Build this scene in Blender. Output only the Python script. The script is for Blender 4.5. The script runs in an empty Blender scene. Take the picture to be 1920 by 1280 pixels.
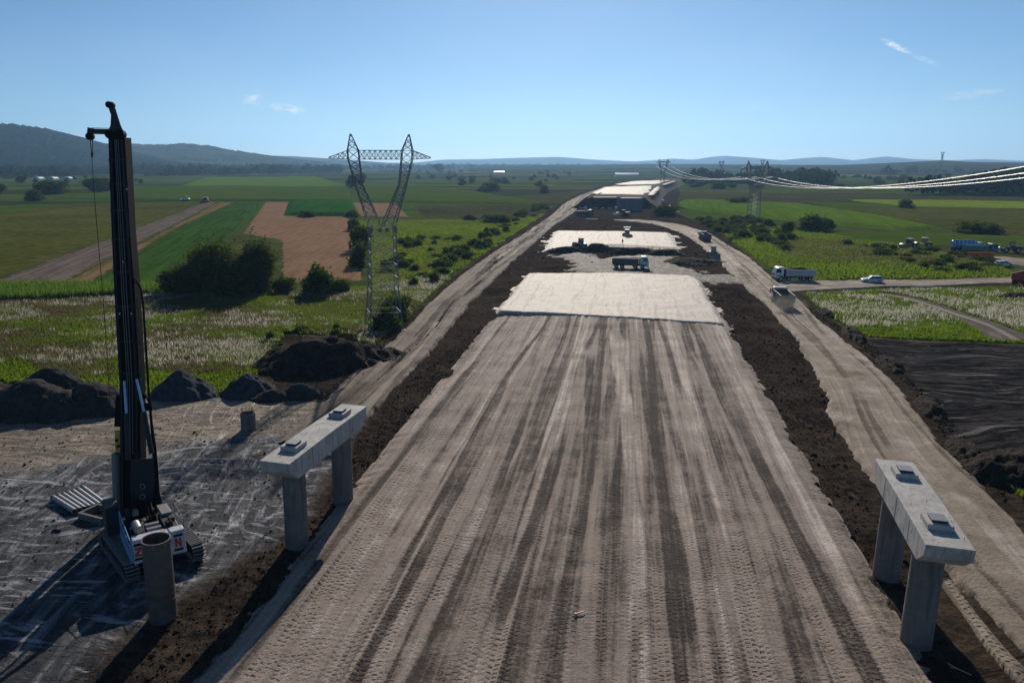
import bpy, math, random
import numpy as np
from mathutils import Vector, Matrix

S = bpy.context.scene
C = S.collection
random.seed(7)
RNG = np.random.default_rng(7)
PI = math.pi

# ------------------------------------------------------------------ camera
FPX, PX0, HC, HORIZON = 1450.0, 850.0, 26.0, 305.0      # focal length and principal point in photo pixels, drone height
PITCH = math.atan((640 - HORIZON) / FPX)
cd = bpy.data.cameras.new('camera'); cam = bpy.data.objects.new('camera', cd); C.objects.link(cam)
cd.sensor_width = 36; cd.lens = FPX / 1920 * 36; cd.shift_x = (960 - PX0) / 1920
cd.clip_start = .5; cd.clip_end = 40000
cam.location = (0, 0, HC); cam.rotation_euler = (PI / 2 - PITCH, 0, 0)
S.camera = cam

# ------------------------------------------------------------------ sky, sun, exposure
SUN_AZ, SUN_EL = math.radians(7), math.radians(25)       # azimuth clockwise from +Y
W = bpy.data.worlds.new('World'); S.world = W; W.use_nodes = True
wt = W.node_tree; wn = wt.nodes; wl = wt.links
sky = wn.new('ShaderNodeTexSky'); sky.sky_type = 'NISHITA'; sky.sun_disc = False
sky.sun_elevation = SUN_EL; sky.sun_rotation = SUN_AZ
sky.air_density = .7; sky.dust_density = .14; sky.ozone_density = 5.2; sky.altitude = 0
bg = wn['Background']; bg.inputs['Strength'].default_value = .062
SUN = bpy.data.lights.new('sun', 'SUN'); so = bpy.data.objects.new('sun', SUN); C.objects.link(so)
SUN.energy = 4.2; SUN.angle = math.radians(.55); SUN.color = (1, .9, .77)
sd = Vector((math.sin(SUN_AZ) * math.cos(SUN_EL), math.cos(SUN_AZ) * math.cos(SUN_EL), math.sin(SUN_EL)))
so.rotation_euler = sd.to_track_quat('Z', 'Y').to_euler(); so.location = (60, 300, 200)
S.view_settings.view_transform = 'Standard'; S.view_settings.look = 'None'
S.view_settings.gamma = 1; S.view_settings.use_curve_mapping = False
S.view_settings.exposure = 0.28
S.cycles.use_denoising = True
S.cycles.max_bounces = 6; S.cycles.diffuse_bounces = 2; S.cycles.glossy_bounces = 2
S.cycles.transmission_bounces = 3; S.cycles.volume_bounces = 0; S.cycles.transparent_max_bounces = 8
S.cycles.sample_clamp_indirect = 4

# ------------------------------------------------------------------ pixel -> place
def ray(px, py):
    cx = (px - PX0) / FPX; cy = (640 - py) / FPX
    return np.array([cx, math.cos(PITCH) + cy * math.sin(PITCH), -math.sin(PITCH) + cy * math.cos(PITCH)])
def P(px, py, z=0.0):
    d = ray(px, py); t = (z - HC) / d[2]
    return Vector((d[0] * t, d[1] * t, z))
def M(px, py, Y):
    d = ray(px, py); t = Y / d[1]
    return Vector((d[0] * t, Y, HC + d[2] * t))
def PP(pts, z=0.0): return np.array([P(a, b, z)[:2] for a, b in pts])

# a few thin wisps of cloud in the sky, by direction
def wisps():
    tc = wn.new('ShaderNodeTexCoord'); acc = None
    def m(op, a, b=0.0, clamp=False):
        nd = wn.new('ShaderNodeMath'); nd.operation = op; nd.use_clamp = clamp
        for k, v in ((0, a), (1, b)):
            if isinstance(v, bpy.types.NodeSocket): wl.new(v, nd.inputs[k])
            else: nd.inputs[k].default_value = v
        return nd.outputs[0]
    sp = wn.new('ShaderNodeSeparateXYZ'); wl.new(tc.outputs['Generated'], sp.inputs[0])
    az = m('ARCTAN2', sp.outputs[0], sp.outputs[1]); el = m('ARCSINE', sp.outputs[2])
    cb = wn.new('ShaderNodeCombineXYZ'); wl.new(az, cb.inputs[0]); wl.new(m('MULTIPLY', el, 2.2), cb.inputs[1])
    nz = wn.new('ShaderNodeTexNoise'); wl.new(cb.outputs[0], nz.inputs['Vector']); nz.inputs['Scale'].default_value = 75; nz.inputs['Detail'].default_value = 7; nz.inputs['Roughness'].default_value = .62
    nz2 = wn.new('ShaderNodeTexNoise'); wl.new(cb.outputs[0], nz2.inputs['Vector']); nz2.inputs['Scale'].default_value = 3.0; nz2.inputs['Detail'].default_value = 6
    for px, py, wx, wy, sl, st in ((540, 205, 36, 10, .15, 1.5), (474, 186, 22, 16, -.3, 1.1), (1680, 87, 24, 6, .5, 2.0), (1735, 113, 22, 5, .45, .7), (1820, 177, 45, 8, -.1, .8), (1420, 203, 40, 10, 0, .25)):
        d = ray(px, py); d = d / np.linalg.norm(d); a0 = math.atan2(d[0], d[1]); e0 = math.asin(d[2])
        u = m('SUBTRACT', az, a0); v = m('SUBTRACT', m('SUBTRACT', el, e0), m('MULTIPLY', u, -sl))
        q = m('ADD', m('POWER', m('MULTIPLY', u, FPX / wx), 2.0), m('POWER', m('MULTIPLY', v, FPX / wy), 2.0))
        k = m('MULTIPLY', m('SUBTRACT', 1.0, q, True), st); acc = k if acc is None else m('MAXIMUM', acc, k)
    f = m('MULTIPLY', acc, m('MULTIPLY', m('SUBTRACT', nz.outputs[0], .40, True), 3.0), True)
    f = m('MAXIMUM', f, m('MULTIPLY', m('SUBTRACT', nz2.outputs[0], .5, True), .35))
    mx = wn.new('ShaderNodeMix'); mx.data_type = 'RGBA'; wl.new(f, mx.inputs[0]); tn = wn.new('ShaderNodeMix'); tn.data_type = 'RGBA'; tn.blend_type = 'MULTIPLY'; tn.inputs[0].default_value = 1; tn.inputs[7].default_value = (.89, 1.0, .99, 1); wl.new(sky.outputs[0], tn.inputs[6]); wl.new(tn.outputs[2], mx.inputs[6]); mx.inputs[7].default_value = (11, 11.4, 11.8, 1)
    wl.new(mx.outputs[2], bg.inputs[0])
wisps()

# ------------------------------------------------------------------ noise
def hsh(ix, iy, seed):
    n = (ix.astype(np.int64) * 374761393 + iy.astype(np.int64) * 668265263 + seed * 1442695041) & 0xffffffff
    n = ((n ^ (n >> 13)) * 1274126177) & 0xffffffff
    n = (n ^ (n >> 16)) & 0xffff
    return n / 65535.0
def vn(x, y, seed=0):
    x = np.asarray(x, float); y = np.asarray(y, float)
    xi = np.floor(x); yi = np.floor(y); fx = x - xi; fy = y - yi
    fx = fx * fx * (3 - 2 * fx); fy = fy * fy * (3 - 2 * fy)
    a = hsh(xi, yi, seed); b = hsh(xi + 1, yi, seed); c = hsh(xi, yi + 1, seed); d = hsh(xi + 1, yi + 1, seed)
    return (a * (1 - fx) + b * fx) * (1 - fy) + (c * (1 - fx) + d * fx) * fy
def fbm(x, y, o=4, seed=0):
    x = np.asarray(x, float); y = np.asarray(y, float)
    s = 0; a = .5; t = 0
    for i in range(o):
        s = s + a * vn(x, y, seed + i * 17); t += a; a *= .5; x = x * 2.03 + 5.1; y = y * 2.03 + 1.7
    return s / t * 2 - 1
def sstep(a, b, x):
    t = np.clip((x - a) / (b - a), 0, 1); return t * t * (3 - 2 * t)
def sdf(poly, x, y):
    """signed distance to a polygon, positive inside"""
    x = np.asarray(x, float); y = np.asarray(y, float)
    d = np.full(x.shape, 1e18); ins = np.zeros(x.shape, bool); n = len(poly)
    for i in range(n):
        ax, ay = poly[i]; bx, by = poly[(i + 1) % n]
        ex, ey = bx - ax, by - ay
        t = np.clip(((x - ax) * ex + (y - ay) * ey) / (ex * ex + ey * ey + 1e-12), 0, 1)
        d = np.minimum(d, (x - ax - t * ex) ** 2 + (y - ay - t * ey) ** 2)
        c = (ay > y) != (by > y)
        with np.errstate(divide='ignore', invalid='ignore'):
            ins ^= c & (x < (bx - ax) * (y - ay) / (by - ay + 1e-12) + ax)
    d = np.sqrt(d)
    return np.where(ins, d, -d)

# ------------------------------------------------------------------ objects
def tag(o, label=None, cat=None, group=None, kind=None):
    if label: o['label'] = label
    if cat: o['category'] = cat
    if group: o['group'] = group
    if kind: o['kind'] = kind
    return o
def thing(name, label, cat, loc=(0, 0, 0), rz=0.0, group=None):
    o = bpy.data.objects.new(name, None); C.objects.link(o); o.empty_display_size = .3
    o.location = loc; o.rotation_euler = (0, 0, rz)
    return tag(o, label, cat, group)
def link(name, me, mat, parent=None):
    o = bpy.data.objects.new(name, me); C.objects.link(o)
    if mat and not me.materials: me.materials.append(mat)
    if parent: o.parent = parent
    return o
def copy_tree(o, parent=None):
    c = o.copy(); C.objects.link(c); c.parent = parent
    for ch in list(o.children): copy_tree(ch, c)
    return c
def mesh_np(name, V, F, attrs=None, smooth=True, uv=None):
    """V (n,3), F (m,k) all faces with k corners"""
    V = np.asarray(V, np.float32); F = np.asarray(F, np.int32)
    me = bpy.data.meshes.new(name); m, k = F.shape
    me.vertices.add(len(V)); me.vertices.foreach_set('co', V.ravel())
    me.loops.add(m * k); me.loops.foreach_set('vertex_index', F.ravel())
    me.polygons.add(m); me.polygons.foreach_set('loop_start', np.arange(0, m * k, k, dtype=np.int32))
    if smooth: me.polygons.foreach_set('use_smooth', np.ones(m, bool))
    for a, v in (attrs or {}).items():
        at = me.attributes.new(a, 'FLOAT', 'POINT'); at.data.foreach_set('value', np.asarray(v, np.float32).ravel())
    if uv is not None:
        l = me.uv_layers.new(name='uv'); l.data.foreach_set('uv', np.asarray(uv, np.float32)[F.ravel()].ravel())
    me.update(calc_edges=True); me.validate()
    return me
def grid_faces(nr, nc):
    i = np.arange(nr * nc).reshape(nr, nc)
    return np.stack([i[:-1, :-1], i[:-1, 1:], i[1:, 1:], i[1:, :-1]], -1).reshape(-1, 4)

class MB:
    """collects solids for one mesh"""
    def __init__(s): s.v = []; s.f = []
    def add(s, v, f):
        n = len(s.v); s.v += [Vector(q) for q in v]; s.f += [tuple(i + n for i in q) for q in f]; return s
    def box(s, x0, x1, y0, y1, z0, z1, tx=0, ty=0):
        """box, its top drawn in by tx, ty"""
        return s.add([(x0, y0, z0), (x1, y0, z0), (x1, y1, z0), (x0, y1, z0), (x0 + tx, y0 + ty, z1), (x1 - tx, y0 + ty, z1), (x1 - tx, y1 - ty, z1), (x0 + tx, y1 - ty, z1)],
                     [(3, 2, 1, 0), (4, 5, 6, 7), (0, 1, 5, 4), (1, 2, 6, 5), (2, 3, 7, 6), (3, 0, 4, 7)])
    def hexa(s, b, t):
        """bottom quad, top quad (same winding, counter-clockwise from above)"""
        return s.add(list(b) + list(t), [(3, 2, 1, 0), (4, 5, 6, 7), (0, 1, 5, 4), (1, 2, 6, 5), (2, 3, 7, 6), (3, 0, 4, 7)])
    def tube(s, a, b, r, r2=None, n=6, cap=True):
        a = Vector(a); b = Vector(b); r2 = r if r2 is None else r2
        d = (b - a)
        if d.length < 1e-6: return s
        d.normalize(); u = d.cross(Vector((0, 0, 1)))
        if u.length < 1e-3: u = d.cross(Vector((1, 0, 0)))
        u.normalize(); w = d.cross(u)
        v = []
        for q, rr in ((a, r), (b, r2)):
            for i in range(n):
                an = 2 * PI * i / n + PI / 4 * (n == 4); v.append(q + (u * math.cos(an) + w * math.sin(an)) * rr)
        f = [(i, (i + 1) % n, n + (i + 1) % n, n + i) for i in range(n)]
        if cap: f += [tuple(reversed(range(n))), tuple(range(n, 2 * n))]
        return s.add(v, f)
    def path(s, pts, r, n=6):
        for a, b in zip(pts[:-1], pts[1:]): s.tube(a, b, r, n=n)
        return s
    def bar(s, a, b, w, h, up=(0, 0, 1)):
        a = Vector(a); b = Vector(b); d = (b - a).normalized(); u = d.cross(Vector(up))
        if u.length < 1e-3: u = d.cross(Vector((0, 1, 0)))
        u.normalize(); k = u.cross(d); u = u * w / 2; k = k * h / 2
        return s.hexa([a - u - k, b - u - k, b + u - k, a + u - k], [a - u + k, b - u + k, b + u + k, a + u + k])
    def prism(s, prof, y0, y1, ty=0):
        """profile in x,z extruded along y; ty(x,z) draws the sides in"""
        n = len(prof); g = ty if callable(ty) else (lambda x, z: ty)
        v = [(x, y0 + g(x, z), z) for x, z in prof] + [(x, y1 - g(x, z), z) for x, z in prof]
        f = [tuple(range(n)), tuple(reversed(range(n, 2 * n)))] + [((i + 1) % n, i, n + i, n + (i + 1) % n) for i in range(n)]
        return s.add(v, f)
    def lathe(s, prof, axis='z', n=18, c=(0, 0, 0)):
        """profile (r, h); closed round the axis"""
        v = []; m = len(prof); c = Vector(c)
        for i in range(n):
            a = 2 * PI * i / n
            for r, h in prof:
                q = Vector((r * math.cos(a), r * math.sin(a), h))
                if axis == 'y': q = Vector((q.x, q.z, -q.y))
                if axis == 'x': q = Vector((q.z, q.x, q.y))
                v.append(c + q)
        f = [(i * m + j, ((i + 1) % n) * m + j, ((i + 1) % n) * m + j + 1, i * m + j + 1) for i in range(n) for j in range(m - 1)]
        return s.add(v, f)
    def build(s, name, mat, parent=None, world=False, smooth=False, bevel=0):
        off = Vector(parent.matrix_basis.translation) if (world and parent) else Vector()
        if world and parent and parent.parent: off = off + Vector(parent.parent.matrix_basis.translation)
        me = bpy.data.meshes.new(name)
        me.from_pydata([tuple(q - off) for q in s.v], [], s.f); me.validate()
        if smooth:
            for p in me.polygons: p.use_smooth = True
        o = link(name, me, mat, parent)
        if smooth and smooth != 'all':
            md = o.modifiers.new('split', 'EDGE_SPLIT'); md.split_angle = math.radians(40)
        if bevel:
            b = o.modifiers.new('bevel', 'BEVEL'); b.width = bevel; b.segments = 2; b.limit_method = 'ANGLE'; b.angle_limit = math.radians(35)
        return o

# ------------------------------------------------------------------ materials
class G:
    def __init__(s, name, rough=.85, spec=.25, metal=0.0):
        s.m = bpy.data.materials.new(name); s.m.use_nodes = True; s.t = s.m.node_tree
        s.b = s.t.nodes['Principled BSDF']; s.out = s.t.nodes['Material Output']
        s.set('Roughness', rough); s.set('Specular IOR Level', spec); s.set('Metallic', metal)
    def set(s, k, v):
        if hasattr(v, 'is_linked') or isinstance(v, bpy.types.NodeSocket): s.t.links.new(v, s.b.inputs[k])
        else: s.b.inputs[k].default_value = v
        return s
    def n(s, typ, **kw):
        nd = s.t.nodes.new(typ)
        for k, v in kw.items(): setattr(nd, k, v)
        return nd
    def i(s, nd, k, v):
        if isinstance(v, bpy.types.NodeSocket): s.t.links.new(v, nd.inputs[k])
        elif v is not None: nd.inputs[k].default_value = v
    def mth(s, op, a, b=0.0, clamp=False):
        nd = s.n('ShaderNodeMath', operation=op, use_clamp=clamp); s.i(nd, 0, a); s.i(nd, 1, b); return nd.outputs[0]
    def mix(s, f, a, b, mode='MIX'):
        nd = s.n('ShaderNodeMix', data_type='RGBA', blend_type=mode, clamp_factor=True)
        s.i(nd, 0, f)
        for k, v in ((6, a), (7, b)):
            s.i(nd, k, v if isinstance(v, bpy.types.NodeSocket) else (*v, 1))
        return nd.outputs[2]
    def pos(s): return s.n('ShaderNodeNewGeometry').outputs['Position']
    def obj(s): return s.n('ShaderNodeTexCoord').outputs['Object']
    def uv(s): return s.n('ShaderNodeUVMap', uv_map='uv').outputs[0]
    def at(s, name): return s.n('ShaderNodeAttribute', attribute_name=name).outputs['Fac']
    def rnd(s): return s.n('ShaderNodeObjectInfo').outputs['Random']
    def sep(s, v): nd = s.n('ShaderNodeSeparateXYZ'); s.i(nd, 0, v); return nd.outputs
    def map(s, v, sc=(1, 1, 1), rot=(0, 0, 0)):
        nd = s.n('ShaderNodeMapping'); s.i(nd, 0, v); nd.inputs['Scale'].default_value = sc; nd.inputs['Rotation'].default_value = rot; return nd.outputs[0]
    def rmap(s, v, sc, rz): return s.map(s.map(v, (1, 1, 1), (0, 0, rz)), sc)
    def noise(s, v, scale, det=4, rough=.6, dist=0.0):
        nd = s.n('ShaderNodeTexNoise'); s.i(nd, 'Vector', v); s.i(nd, 'Scale', scale); s.i(nd, 'Detail', det); s.i(nd, 'Roughness', rough); s.i(nd, 'Distortion', dist); return nd.outputs['Fac']
    def vor(s, v, scale, out='Distance', feat='F1'):
        nd = s.n('ShaderNodeTexVoronoi', feature=feat); s.i(nd, 'Vector', v); s.i(nd, 'Scale', scale); return nd.outputs[out]
    def rng(s, v, a, b, c=0.0, d=1.0):
        nd = s.n('ShaderNodeMapRange', interpolation_type='SMOOTHSTEP'); s.i(nd, 0, v)
        for k, q in enumerate((a, b, c, d)): nd.inputs[k + 1].default_value = q
        return nd.outputs[0]
    def warp(s, v, scale, amt):
        nd = s.n('ShaderNodeTexNoise'); s.i(nd, 'Vector', v); s.i(nd, 'Scale', scale); s.i(nd, 'Detail', 2.0)
        a = s.n('ShaderNodeVectorMath', operation='SUBTRACT'); s.t.links.new(nd.outputs['Color'], a.inputs[0]); a.inputs[1].default_value = (.5, .5, .5)
        b = s.n('ShaderNodeVectorMath', operation='SCALE'); s.t.links.new(a.outputs[0], b.inputs[0]); b.inputs['Scale'].default_value = amt
        c = s.n('ShaderNodeVectorMath', operation='ADD'); s.t.links.new(v, c.inputs[0]); s.t.links.new(b.outputs[0], c.inputs[1]); return c.outputs[0]
    def bump(s, h, strength=.5, dist=.1, normal=None):
        nd = s.n('ShaderNodeBump'); s.i(nd, 'Height', h); nd.inputs['Strength'].default_value = strength; nd.inputs['Distance'].default_value = dist
        if normal: s.t.links.new(normal, nd.inputs['Normal'])
        s.t.links.new(nd.outputs[0], s.b.inputs['Normal']); return nd.outputs[0]
    def col(s, c): return s.set('Base Color', c if isinstance(c, bpy.types.NodeSocket) else (*c, 1))

def paint(name, c, rough=.4, spec=.4, dirt=.25, metal=0.0, dc=(.16, .13, .10)):
    g = G(name, rough, spec, metal); p = g.obj()
    n = g.noise(p, 1.7, 5, .65); f = g.mth('MULTIPLY', g.rng(n, .42, .75), dirt)
    z = g.sep(p)[2]
    g.col(g.mix(f, g.mix(g.rng(g.noise(p, 9, 3), .3, .7, 0, .25), c, tuple(q * .7 for q in c)), dc))
    g.set('Roughness', g.mth('ADD', g.mth('MULTIPLY', n, .3), rough - .1))
    return g.m
MT = {}
MT['white'] = paint('white_paint', (.72, .74, .76), .35, .5, .35)
MT['cw'] = paint('dirty_white_paint', (.5, .53, .57), .5, .3, .75)
MT['blue_white'] = paint('pale_blue_paint', (.42, .58, .72), .35, .5, .3)
MT['blue'] = paint('blue_paint', (.05, .25, .55), .35, .5, .25)
MT['teal'] = paint('teal_paint', (.03, .2, .22), .4, .4, .3)
MT['orange'] = paint('orange_paint', (.5, .16, .03), .5, .4, .35)
MT['red'] = paint('red_paint', (.32, .04, .03), .5, .4, .4)
MT['yellow'] = paint('yellow_paint', (.5, .3, .05), .5, .4, .35)
MT['black'] = paint('black_steel', (.007, .008, .010), .7, .10, .3, dc=(.02, .018, .016))
MT['navy'] = paint('dark_blue_steel', (.010, .016, .025), .5, .3, .3, dc=(.02, .018, .016))
MT['grey'] = paint('grey_steel', (.18, .18, .18), .5, .4, .4)
MT['steel'] = paint('worn_steel', (.3, .3, .3), .45, .5, .5, .6)
MT['rubber'] = paint('rubber', (.02, .02, .02), .85, .2, .6, dc=(.12, .10, .08))
MT['body_dark'] = paint('dusty_tipper_steel', (.10, .095, .09), .6, .3, .6)
MT['body_white'] = paint('pale_tipper_steel', (.5, .51, .52), .5, .4, .35)
MT['galv'] = paint('galvanised_steel', (.15, .175, .20), .55, .35, .2, .0)
MT['wire'] = paint('bright_wire', (.7, .7, .7), .4, .6, .05, .3)
MT['rust'] = paint('rusty_steel', (.14, .07, .04), .8, .2, .5)
MT['hub'] = paint('pale_hub', (.55, .55, .55), .4, .5, .35)
g = G('glass', .08, .8); g.col((.02, .03, .04)); MT['glass'] = g.m
g = G('lamp_glass', .15, .8); g.col((.75, .78, .8)); MT['lamp'] = g.m
g = G('wood', .8); g.col(g.mix(g.noise(g.map(g.obj(), (2, 2, 12)), 3), (.30, .2, .12), (.42, .32, .2))); MT['wood'] = g.m

# concrete
def concrete(name, c, form=False):
    g = G(name, .8, .25); p = g.pos(); n = g.noise(p, .9, 6, .65); n2 = g.noise(p, 9, 5, .7)
    st = g.noise(g.map(p, (2.2, 2.2, .22)), 1.6, 5, .6)
    c2 = g.mix(g.rng(n, .3, .7), tuple(q * .72 for q in c), c)
    c2 = g.mix(g.mth('MULTIPLY', g.rng(st, .46, .68), .75), c2, tuple(q * .5 for q in c))
    c2 = g.mix(g.rng(n2, .62, .8, 0, .5), c2, tuple(q * .45 for q in c))
    g.col(c2); g.bump(g.mth('ADD', g.mth('MULTIPLY', n2, .6), st), .25, .03)
    return g.m
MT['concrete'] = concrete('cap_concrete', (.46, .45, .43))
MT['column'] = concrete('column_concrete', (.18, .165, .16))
MT['abut'] = concrete('abutment_concrete', (.17, .2, .25))

# bare soil, gravel
def soil(name, a, b, scale=.5, bump=.8, spec=.06, rough=.95, speck=None):
    g = G(name, rough, spec); p = g.pos()
    n = g.noise(p, scale, 7, .68); n2 = g.noise(p, scale * 7, 5, .7)
    c = g.mix(g.rng(g.mth('ADD', g.mth('MULTIPLY', n, .7), g.mth('MULTIPLY', n2, .3)), .35, .66), a, b)
    if speck: c = g.mix(g.rng(g.noise(p, 3.1, 4, .75), .63, .72, 0, .8), c, speck)
    c = g.mix(g.rng(g.vor(p, scale * 6), .12, .3, .5, 0), c, tuple(min(1, q * 1.9) for q in b))
    g.col(c); g.bump(g.mth('ADD', g.mth('ADD', n, g.mth('MULTIPLY', n2, .7)), g.mth('MULTIPLY', g.vor(p, scale * 5), .5)), bump, .4)
    return g.m
MT['soil'] = soil('dark_soil', (.020, .016, .0125), (.066, .051, .04), .8, 1.0)
MT['gravel'] = soil('blue_grey_gravel', (.03, .035, .045), (.075, .082, .095), 1.2, .7)
MT['gravel_brown'] = soil('brown_gravel', (.03, .028, .028), (.07, .064, .062), .9, .7)

# ground sheet: meadow, construction soil, work pad
def ground_mat():
    g = G('ground', .9, .0); p = g.pos(); xyz = g.sep(p)
    big = g.noise(p, .012, 4, .6); mid = g.noise(p, .11, 6, .65); fine = g.noise(p, 1.3, 6, .7)
    # meadow
    m = g.mix(g.rng(mid, .35, .65), (.035, .05, .012), (.085, .10, .028))
    m = g.mix(g.rng(fine, .45, .7, 0, .6), m, (.12, .115, .055))
    m = g.mix(g.rng(big, .5, .68, 0, .7), m, (.10, .085, .045))
    # patchwork of far fields
    v = g.n('ShaderNodeTexVoronoi'); g.i(v, 'Vector', g.map(p, (.0028, .0075, 0), (0, 0, .25))); v.inputs['Scale'].default_value = 1.0
    cr = g.n('ShaderNodeValToRGB'); sc = g.sep(v.outputs['Color']); g.i(cr, 0, sc[0])
    cr.color_ramp.interpolation = 'CONSTANT'
    cols = [(.040, .066, .012), (.065, .105, .014), (.075, .07, .026), (.034, .05, .014), (.058, .09, .016), (.095, .088, .032), (.045, .074, .013), (.08, .108, .018)]
    el = cr.color_ramp.elements
    for k, q in enumerate(cols):
        e = el[k] if k < 2 else el.new(k / 8)
        e.position = k / 8; e.color = (*q, 1)
    far = g.rng(xyz[1], 300, 420)
    fcol = g.mix(g.rng(g.noise(p, .03, 5, .65), .4, .7, 0, .5), cr.outputs[0], (.03, .045, .015))
    m = g.mix(far, m, fcol)
    # construction soil
    streak = g.noise(g.map(p, (.55, .09, 1), (0, 0, -.5)), 1.4, 6, .62, 1.2)
    s = g.mix(g.rng(g.mth('ADD', g.mth('MULTIPLY', mid, .5), g.mth('MULTIPLY', fine, .5)), .36, .62), (.020, .0155, .012), (.068, .052, .039))
    s = g.mix(g.rng(streak, .58, .70, 0, .45), s, (.13, .105, .085))
    # pad: sand near the meadow, wet blue-grey gravel towards the rig
    w1 = g.noise(g.map(p, (.8, .2, 1), (0, 0, -.9)), .9, 6, .6, 2.0)
    w2 = g.noise(g.map(p, (.2, 1.0, 1), (0, 0, .25)), .9, 6, .6, 1.6)
    sand = g.mix(g.rng(w2, .36, .64), (.10, .08, .058), (.27, .22, .165))
    pw = g.warp(p, .06, 14.0)
    w3 = g.mth('ADD', g.mth('MULTIPLY', g.noise(g.map(pw, (.13, 1.5, 1), (0, 0, -.75)), 1.0, 5, .6, .3), .75), g.mth('MULTIPLY', g.noise(p, .5, 6, .7), .25))
    wet = g.mix(g.rng(w1, .40, .66), (.020, .022, .027), (.10, .106, .118))
    wet = g.mix(g.rng(w3, .53, .61, 0, .85), wet, (.30, .31, .33))
    wet = g.mix(g.rng(g.noise(p, 5.0, 4, .7), .6, .72, 0, .6), wet, (.02, .02, .024))
    tan = g.rng(g.mth('ADD', g.at('tan'), g.mth('MULTIPLY', g.mth('SUBTRACT', g.noise(p, .12, 5, .65), .5), 22.0)), -3, 4)
    pad = g.mix(tan, wet, sand)
    wob = g.mth('MULTIPLY', g.mth('SUBTRACT', g.noise(p, .35, 6, .65), .5), 5.0)
    c = g.mix(g.rng(g.mth('ADD', g.at('soil'), wob), -.5, .7), m, s)
    c = g.mix(g.rng(g.mth('ADD', g.at('pad'), wob), -.6, 1.2), c, pad)
    # dark muddy ground right of the haul road, with pale tracks
    pm = g.warp(p, .035, 22.0)
    tr = g.mth('ADD', g.mth('MULTIPLY', g.noise(g.map(pm, (.09, .8, 1), (0, 0, .15)), .9, 6, .62, .4), .7), g.mth('MULTIPLY', g.noise(p, .6, 6, .7), .3))
    mud = g.mix(g.rng(tr, .40, .66), (.014, .013, .013), (.07, .064, .06))
    mud = g.mix(g.rng(g.noise(g.map(pm, (.05, 1.3, 1), (0, 0, .1)), .9, 5, .6, .3), .57, .66, 0, .8), mud, (.19, .18, .17))
    c = g.mix(g.rng(g.mth('ADD', g.at('mud'), wob), -.6, 1.2), c, mud)
    g.col(c)
    isd = g.rng(g.at('soil'), -.5, .7)
    g.set('Roughness', g.mth('SUBTRACT', .95, g.mth('MULTIPLY', g.rng(w1, .5, .7), g.mth('MULTIPLY', g.rng(g.at('pad'), -1, 2), .45))))
    g.set('Specular IOR Level', g.mth('MULTIPLY', g.rng(g.at('pad'), -1, 2), .35))
    hgt = g.mth('ADD', g.mth('ADD', g.mth('MULTIPLY', fine, .6), mid), g.mth('MULTIPLY', isd, g.mth('ADD', streak, g.mth('ADD', w1, tr))))
    g.bump(hgt, .9, .35)
    return g.m
MT['ground'] = ground_mat()

def track_mat(name, dark, light, pale, mott=.7, flow=.8):
    """dusty trafficked surface: tone and tread come from the wheel tracks laid in the mesh"""
    g = G(name, .9, .16); p = g.pos(); uv = g.uv(); q = g.sep(uv)
    n = g.noise(p, .25, 6, .65); f = g.noise(p, 3.0, 6, .72); f2 = g.noise(p, 11.0, 3, .7)
    st = g.noise(g.map(uv, (.06, 2.6, 1)), 1.0, 5, .62, .3)
    tone = g.mth('ADD', g.at('tone'), g.mth('ADD', g.mth('MULTIPLY', g.mth('SUBTRACT', n, .5), mott), g.mth('ADD', g.mth('MULTIPLY', g.mth('SUBTRACT', f, .5), .75), g.mth('MULTIPLY', g.mth('SUBTRACT', st, .5), flow))))
    wv = g.mth('MULTIPLY', g.mth('SUBTRACT', g.noise(p, .9, 3, .6), .5), 1.3)
    cx = g.mth('ADD', g.mth('MULTIPLY', q[1], 2.9), g.mth('MULTIPLY', wv, .35)); row = g.mth('FLOOR', cx)
    st2 = g.mth('FRACT', g.mth('MULTIPLY', g.mth('SINE', g.mth('MULTIPLY', row, 12.9898)), 437.58))
    ph = g.mth('ADD', g.mth('MULTIPLY', q[0], g.mth('ADD', 1.9, g.mth('MULTIPLY', st2, .9))), g.mth('ADD', st2, wv))
    lug = g.mth('MULTIPLY', g.rng(g.mth('SINE', g.mth('MULTIPLY', ph, 2 * PI)), -.1, .75), g.rng(g.mth('ABSOLUTE', g.mth('SUBTRACT', g.mth('FRACT', cx), .5)), .42, .22))
    lug = g.mth('MULTIPLY', lug, g.mth('MULTIPLY', g.at('tread'), g.rng(g.mth('ADD', g.mth('MULTIPLY', g.noise(p, 1.7, 4, .7), .55), g.mth('MULTIPLY', g.noise(p, .22, 4, .6), .45)), .42, .58)))
    c = g.mix(g.rng(tone, .1, .62), dark, light)
    c = g.mix(g.rng(tone, .68, 1.1), c, pale)
    c = g.mix(g.mth('MULTIPLY', lug, .8), c, tuple(k * .6 for k in dark))
    c = g.mix(g.rng(f2, .62, .75, 0, .35), c, tuple(k * .5 for k in dark))
    g.col(c)
    h = g.mth('ADD', g.mth('MULTIPLY', lug, -1.0), g.mth('ADD', g.mth('MULTIPLY', f, .8), g.mth('ADD', g.mth('MULTIPLY', st, .5), g.mth('MULTIPLY', f2, .25))))
    g.bump(h, .9, .13)
    g.set('Roughness', g.rng(tone, .2, .9, .98, .8))
    return g.m
MT['road'] = track_mat('road_bed_dust', (.055, .043, .037), (.285, .232, .192), (.53, .465, .405))
MT['haul'] = track_mat('haul_road_dust', (.12, .095, .072), (.26, .21, .16), (.38, .335, .28), 1.9, .45)
MT['haul_brown'] = track_mat('rutted_earth', (.06, .046, .036), (.20, .16, .125), (.33, .285, .24))

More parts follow.
